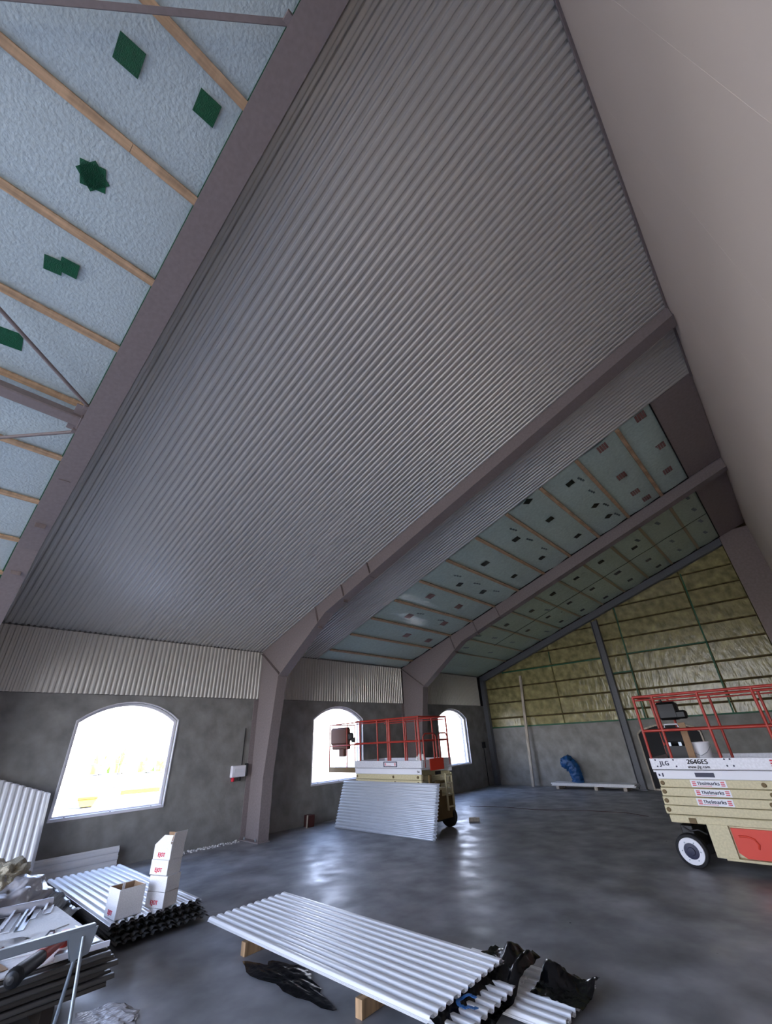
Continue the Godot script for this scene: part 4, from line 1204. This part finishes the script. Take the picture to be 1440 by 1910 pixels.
	for k in 5:
		put("slat", MB.new().box(Vector3(-0.62 + k * 0.31, 0.125, 0), Vector3(0.14, 0.022, 1.1), 0.003).mesh(), M.timber, pal)
	for z in [-0.48, 0.0, 0.48]:
		put("runner", MB.new().box(Vector3(0, 0.057, z), Vector3(1.4, 0.114, 0.09), 0.003).mesh(), M.timber, pal)
	var fn := FastNoiseLite.new()
	fn.seed = 31
	fn.frequency = 1.8
	var bf := thing("black_film", "black plastic film spread between the wool bag and the carton stack", "plastic film", Vector3(-8.15, 0.0, -2.02))
	put("film", MB.new().film(func(u: float, w: float) -> Vector3:
		var x := -1.6 + 2.3 * u
		var z := -0.24 + 0.6 * w
		var hgt := 0.10 + 0.12 * smoothstep(0.3, 0.0, w) + 0.05 * fn.get_noise_2d(x * 0.8, z * 0.8)
		return Vector3(x, maxf(hgt, 0.0), z), 40, 30).mesh(), M.black_film, bf)
	# crumpled clear film on the floor below the stack
	var cf := thing("clear_film", "crumpled translucent plastic on the floor below the end of the thick stack", "plastic film", Vector3(-5.02, 0.0, -1.85))
	put("film", lump(0.32, 0.03, 0.24, 0.2, 23, 40, 14).mesh(), M.bag_film, cf)
	var pp := thing("profile_tube", "pale rolled end of a tube lying at the far corner of the heap", "tube", Vector3(-7.14, top + 0.05, -1.84))
	put("tube", MB.new().lathe([Vector2(0.03, 0.0), Vector2(0.045, 0.0), Vector2(0.045, 0.9), Vector2(0.03, 0.9), Vector2(0.03, 0.0)], 16, Transform3D(Basis(Vector3.RIGHT, PI / 2 * 0.98), Vector3(0, 0, 0))).mesh(), M.bag_film, pp)

func bag_f(rx: float, h: float, rz: float, seed_: int) -> Callable:
	var fn := FastNoiseLite.new()
	fn.seed = seed_
	fn.frequency = 1.4
	fn.fractal_octaves = 3
	return func(u: float, w: float) -> Vector3:
		var a := TAU * u
		var t := w * PI * 0.5
		var d := Vector3(cos(a) * sin(t), cos(t), sin(a) * sin(t))
		var k := 1.0 + 0.34 * fn.get_noise_3dv(d * 1.4)
		return Vector3(d.x * rx * k, maxf(0.0, pow(absf(d.y), 0.6) * h * k), d.z * rz * k)

# ---------------------------------------------------------------- along the walls
func far_things() -> void:
	var tp := put("timber_post", MB.new().bar(Vector3(0.02, 0.0, 0.21), Vector3(0.27, 4.0, 0.03), 0.105, 0.05, Vector3(0, 0, 1), 0.003).mesh(), M.pale_timber, self, T3(-8.90, 0, -17.74))
	tag(tp, "tall pale timber post leaning against the far end wall", "post")
	# boards on bearers
	for k in 4:
		var o := put("building_board", MB.new().box(Vector3.ZERO, Vector3(2.85, 0.022, 0.55), 0.003).mesh(), M.plaster, self, T3(-6.52 + [0.0, 0.02, -0.02, -0.01][k], 0.112 + k * 0.0225, -17.42))
		tag(o, ["lowest pale board of the low pile by the end wall", "pale board second from the bottom of the low pile by the end wall", "pale board second from the top of the low pile by the end wall", "top pale board of the low pile by the end wall, under the blue sack"][k], "board", "boards of the low pile by the end wall")
	for p in [[-7.72, "left"], [-6.36, "middle"], [-5.42, "right"]]:
		var o := put("timber_bearer", MB.new().box(Vector3(0, 0.05, 0), Vector3(0.11, 0.10, 0.62), 0.003).mesh(), M.pale_timber, self, T3(p[0], 0, -17.42))
		tag(o, "pale timber block under the low board pile, %s one" % p[1], "timber", "bearers under the low board pile")
	var sk := thing("blue_sack", "crumpled blue plastic sack standing bent over on the low board pile", "sack", Vector3(-7.06, 0.197, -17.40))
	var spine := [Vector3(0.02, 0, 0), Vector3(0.03, 0.16, 0), Vector3(0.0, 0.34, 0), Vector3(-0.07, 0.50, 0.0), Vector3(-0.20, 0.60, 0.0), Vector3(-0.34, 0.56, 0.01), Vector3(-0.43, 0.50, 0.01)]
	var wid := [0.20, 0.20, 0.205, 0.235, 0.25, 0.20, 0.09]
	var fn := FastNoiseLite.new()
	fn.seed = 3
	fn.frequency = 2.0
	fn.fractal_octaves = 3
	put("body", MB.new().grid(func(u: float, w: float) -> Vector3:
		var t := w * 6.0
		var i := mini(int(t), 5)
		var fr := t - i
		var c: Vector3 = spine[i].lerp(spine[i + 1], fr)
		var d: Vector3 = (spine[i + 1] - spine[i]).normalized()
		if i > 0 and fr < 0.5:
			d = d.lerp((spine[i] - spine[i - 1]).normalized(), 0.5 - fr).normalized()
		elif i < 5 and fr > 0.5:
			d = d.lerp((spine[i + 2] - spine[i + 1]).normalized(), fr - 0.5).normalized()
		var r := lerpf(wid[i], wid[i + 1], fr)
		var a := TAU * u
		var side := Vector3(0, 0, 1).cross(d).normalized()
		var o := side * cos(a) * r + Vector3(0, 0, 1) * sin(a) * r * 0.75
		return c + o * (1.0 + 0.25 * fn.get_noise_3dv(o * 5.0 + c * 3.0) + 0.03 * sin(w * 60.0)), 26, 42, true, false).mesh(), M.sack, sk)
	put("tied_end", MB.new().path([Vector3(-0.42, 0.50, 0.01), Vector3(-0.46, 0.47, 0.01)], 0.05, 10, true, 0.02).mesh(), M.sack, sk)
	# electrical things on the left wall
	var eb := thing("socket_box", "grey electrical socket box with red plug on the left wall beside a column", "socket box", Vector3(-10.66, 1.18, -5.93))
	put("cabinet", MB.new().box(Vector3(0.05, 0.18, 0), Vector3(0.10, 0.24, 0.36), 0.012).mesh(), M.frame_alu, eb)
	put("side_cover", MB.new().box(Vector3(0.055, 0.20, -0.21), Vector3(0.10, 0.26, 0.05), 0.008).mesh(), M.black, eb)
	put("window_flap", MB.new().box(Vector3(0.103, 0.19, 0.0), Vector3(0.012, 0.07, 0.26), 0.004).mesh(), M.white, eb)
	put("socket", MB.new().lathe([Vector2(0.0, 0.0), Vector2(0.034, 0.0), Vector2(0.04, 0.06), Vector2(0.03, 0.09), Vector2(0, 0.09)], 14, T3(0.06, -0.02, 0.12)).mesh(), M.sticker_red, eb)
	put("socket", MB.new().lathe([Vector2(0.0, 0.0), Vector2(0.034, 0.0), Vector2(0.04, 0.06), Vector2(0.03, 0.09), Vector2(0, 0.09)], 14, T3(0.06, -0.02, -0.05)).mesh(), M.black, eb)
	put("conduit", MB.new().tube(Vector3(0.02, 0.30, -0.1), Vector3(0.02, 1.1, -0.1), 0.010).mesh(), M.rubber, eb)
	var fb := thing("switch_box", "small dark switch box on the left wall near the far corner", "switch box", Vector3(-10.66, 1.35, -17.2))
	put("cover", MB.new().box(Vector3(0.045, 0.11, 0), Vector3(0.09, 0.22, 0.16), 0.01).mesh(), M.rubber, fb)
	put("conduit", MB.new().tube(Vector3(0.03, 0.0, 0), Vector3(0.03, -1.33, 0), 0.014).mesh(), M.rubber, fb)
	var pipe := put("drain_pipe", MB.new().lathe([Vector2(0.045, 0.0), Vector2(0.045, 0.86), Vector2(0.062, 0.87), Vector2(0.062, 0.94), Vector2(0.0, 0.94)], 18).mesh(), M.black, self, T3(-10.58, 0, -6.80))
	tag(pipe, "short black pipe standing against the left wall just behind the big column", "pipe")
	var bx := thing("brick_block", "dark red brick block on the floor by the left wall beside the leaning sheets", "brick", Vector3(-10.46, 0, -8.02))
	put("block", MB.new().box(Vector3(0, 0.125, 0), Vector3(0.20, 0.25, 0.20), 0.01).mesh(), M.brick, bx)
	var stk := put("lath_offcut", MB.new().box(Vector3(0, 0.13, 0), Vector3(0.025, 0.27, 0.035), 0.002, Basis(Vector3.RIGHT, -0.06)).mesh(), M.pale_timber, self, T3(-10.34, 0, -7.86))
	tag(stk, "short pale lath standing against the dark red block", "lath")
	var oc := put("timber_offcut", MB.new().box(Vector3(0, 0.04, 0), Vector3(0.26, 0.08, 0.07), 0.003).mesh(), M.pale_timber, self, T3(-7.05, 0, -10.5, 0.5))
	tag(oc, "small pale timber offcut on the floor behind the middle lift's wheel", "timber")
	# crumbs along the foot of the left wall
	var cr := MB.new()
	for k in 150:
		var s := rng.randf_range(0.008, 0.035)
		cr.box(Vector3(rng.randf_range(-10.63, -10.42), s * 0.4, rng.randf_range(-6.1, -4.3)), Vector3(s, s * 0.8, s * rng.randf_range(0.6, 1.3)), s * 0.2, Basis(Vector3.UP, rng.randf() * 3.0))
	var co := put("plaster_crumbs", cr.mesh(), M.plaster)
	tag(co, "white plaster crumbs along the foot of the left wall before the second column", "crumbs")
	co.set_meta("kind", "stuff")
	var wire := thing("red_cable", "thin red cable lying on the floor between the two lifts", "cable", Vector3(-5.3, 0.006, -13.2))
	put("cable", MB.new().path([Vector3(-3.2, 0, 0.7), Vector3(-2.2, 0, 0.5), Vector3(-1.1, 0, 0.55), Vector3(0.0, 0, 0.2), Vector3(1.0, 0, 0.1), Vector3(1.6, 0, 0.4)], 0.005, 6).mesh(), M.brick, wire)

# ---------------------------------------------------------------- outside the windows
func outside() -> void:
	var g := struct("ground", "pale gravel yard outside the windows", "ground")
	put("gravel", MB.new().box(Vector3(-15, -0.36, -6), Vector3(160, 0.1, 160), 0.0).mesh(), M.ground, g)
	var ex := thing("skip", "small yellow and orange skip in the yard seen through the nearest window", "skip", Vector3(-26.4, -0.31, -7.15), 1.2)
	var sp := PackedVector2Array([Vector2(-0.26, 0.06), Vector2(0.26, 0.06), Vector2(0.38, 0.34), Vector2(-0.38, 0.34)])
	put("body", MB.new().prism(sp, 0.5).mesh(), M.yellow, ex)
	put("rim", MB.new().box(Vector3(0, 0.38, 0), Vector3(0.80, 0.11, 0.55), 0.02).mesh(), M.orange, ex)
	put("skid", MB.new().box(Vector3(0, 0.03, 0), Vector3(0.45, 0.06, 0.4), 0.01).mesh(), M.rubber, ex)
	var br := thing("site_barrier", "long orange site barrier in the yard seen through the nearest window", "barrier", Vector3(-27.6, -0.31, -9.97), 1.33)
	put("beam", MB.new().box(Vector3(0, 0.35, 0), Vector3(2.05, 0.20, 0.08), 0.02).mesh(), M.orange, br)
	for x in [-0.8, 0.8]:
		put("foot", MB.new().box(Vector3(x, 0.11, 0), Vector3(0.10, 0.22, 0.45), 0.02).mesh(), M.white, br)
	for p in [[-62.0, -17.2, 4.6, 0], [-61.0, -19.3, 5.2, 1], [-58.0, -20.9, 3.2, 2], [-56.0, -22.0, 3.0, 3]]:
		var t := thing("bush", "pale green bush across the yard in the nearest window, %s of four" % ["leftmost", "second from the left", "second from the right", "rightmost"][p[3]], "bush", Vector3(p[0], -0.31, p[1]))
		put("stem", MB.new().path([Vector3.ZERO, Vector3(0.05, 0.3, 0), Vector3(0, 0.6, 0.05)], 0.06, 8, true, 0.04).mesh(), M.bark, t)
		put("crown", lump(0.8, p[2] * 0.42, 0.8, 0.3, int(p[2] * 10), 26, 16).mesh(), M.leaf, t, T3(0, 0.12, 0))
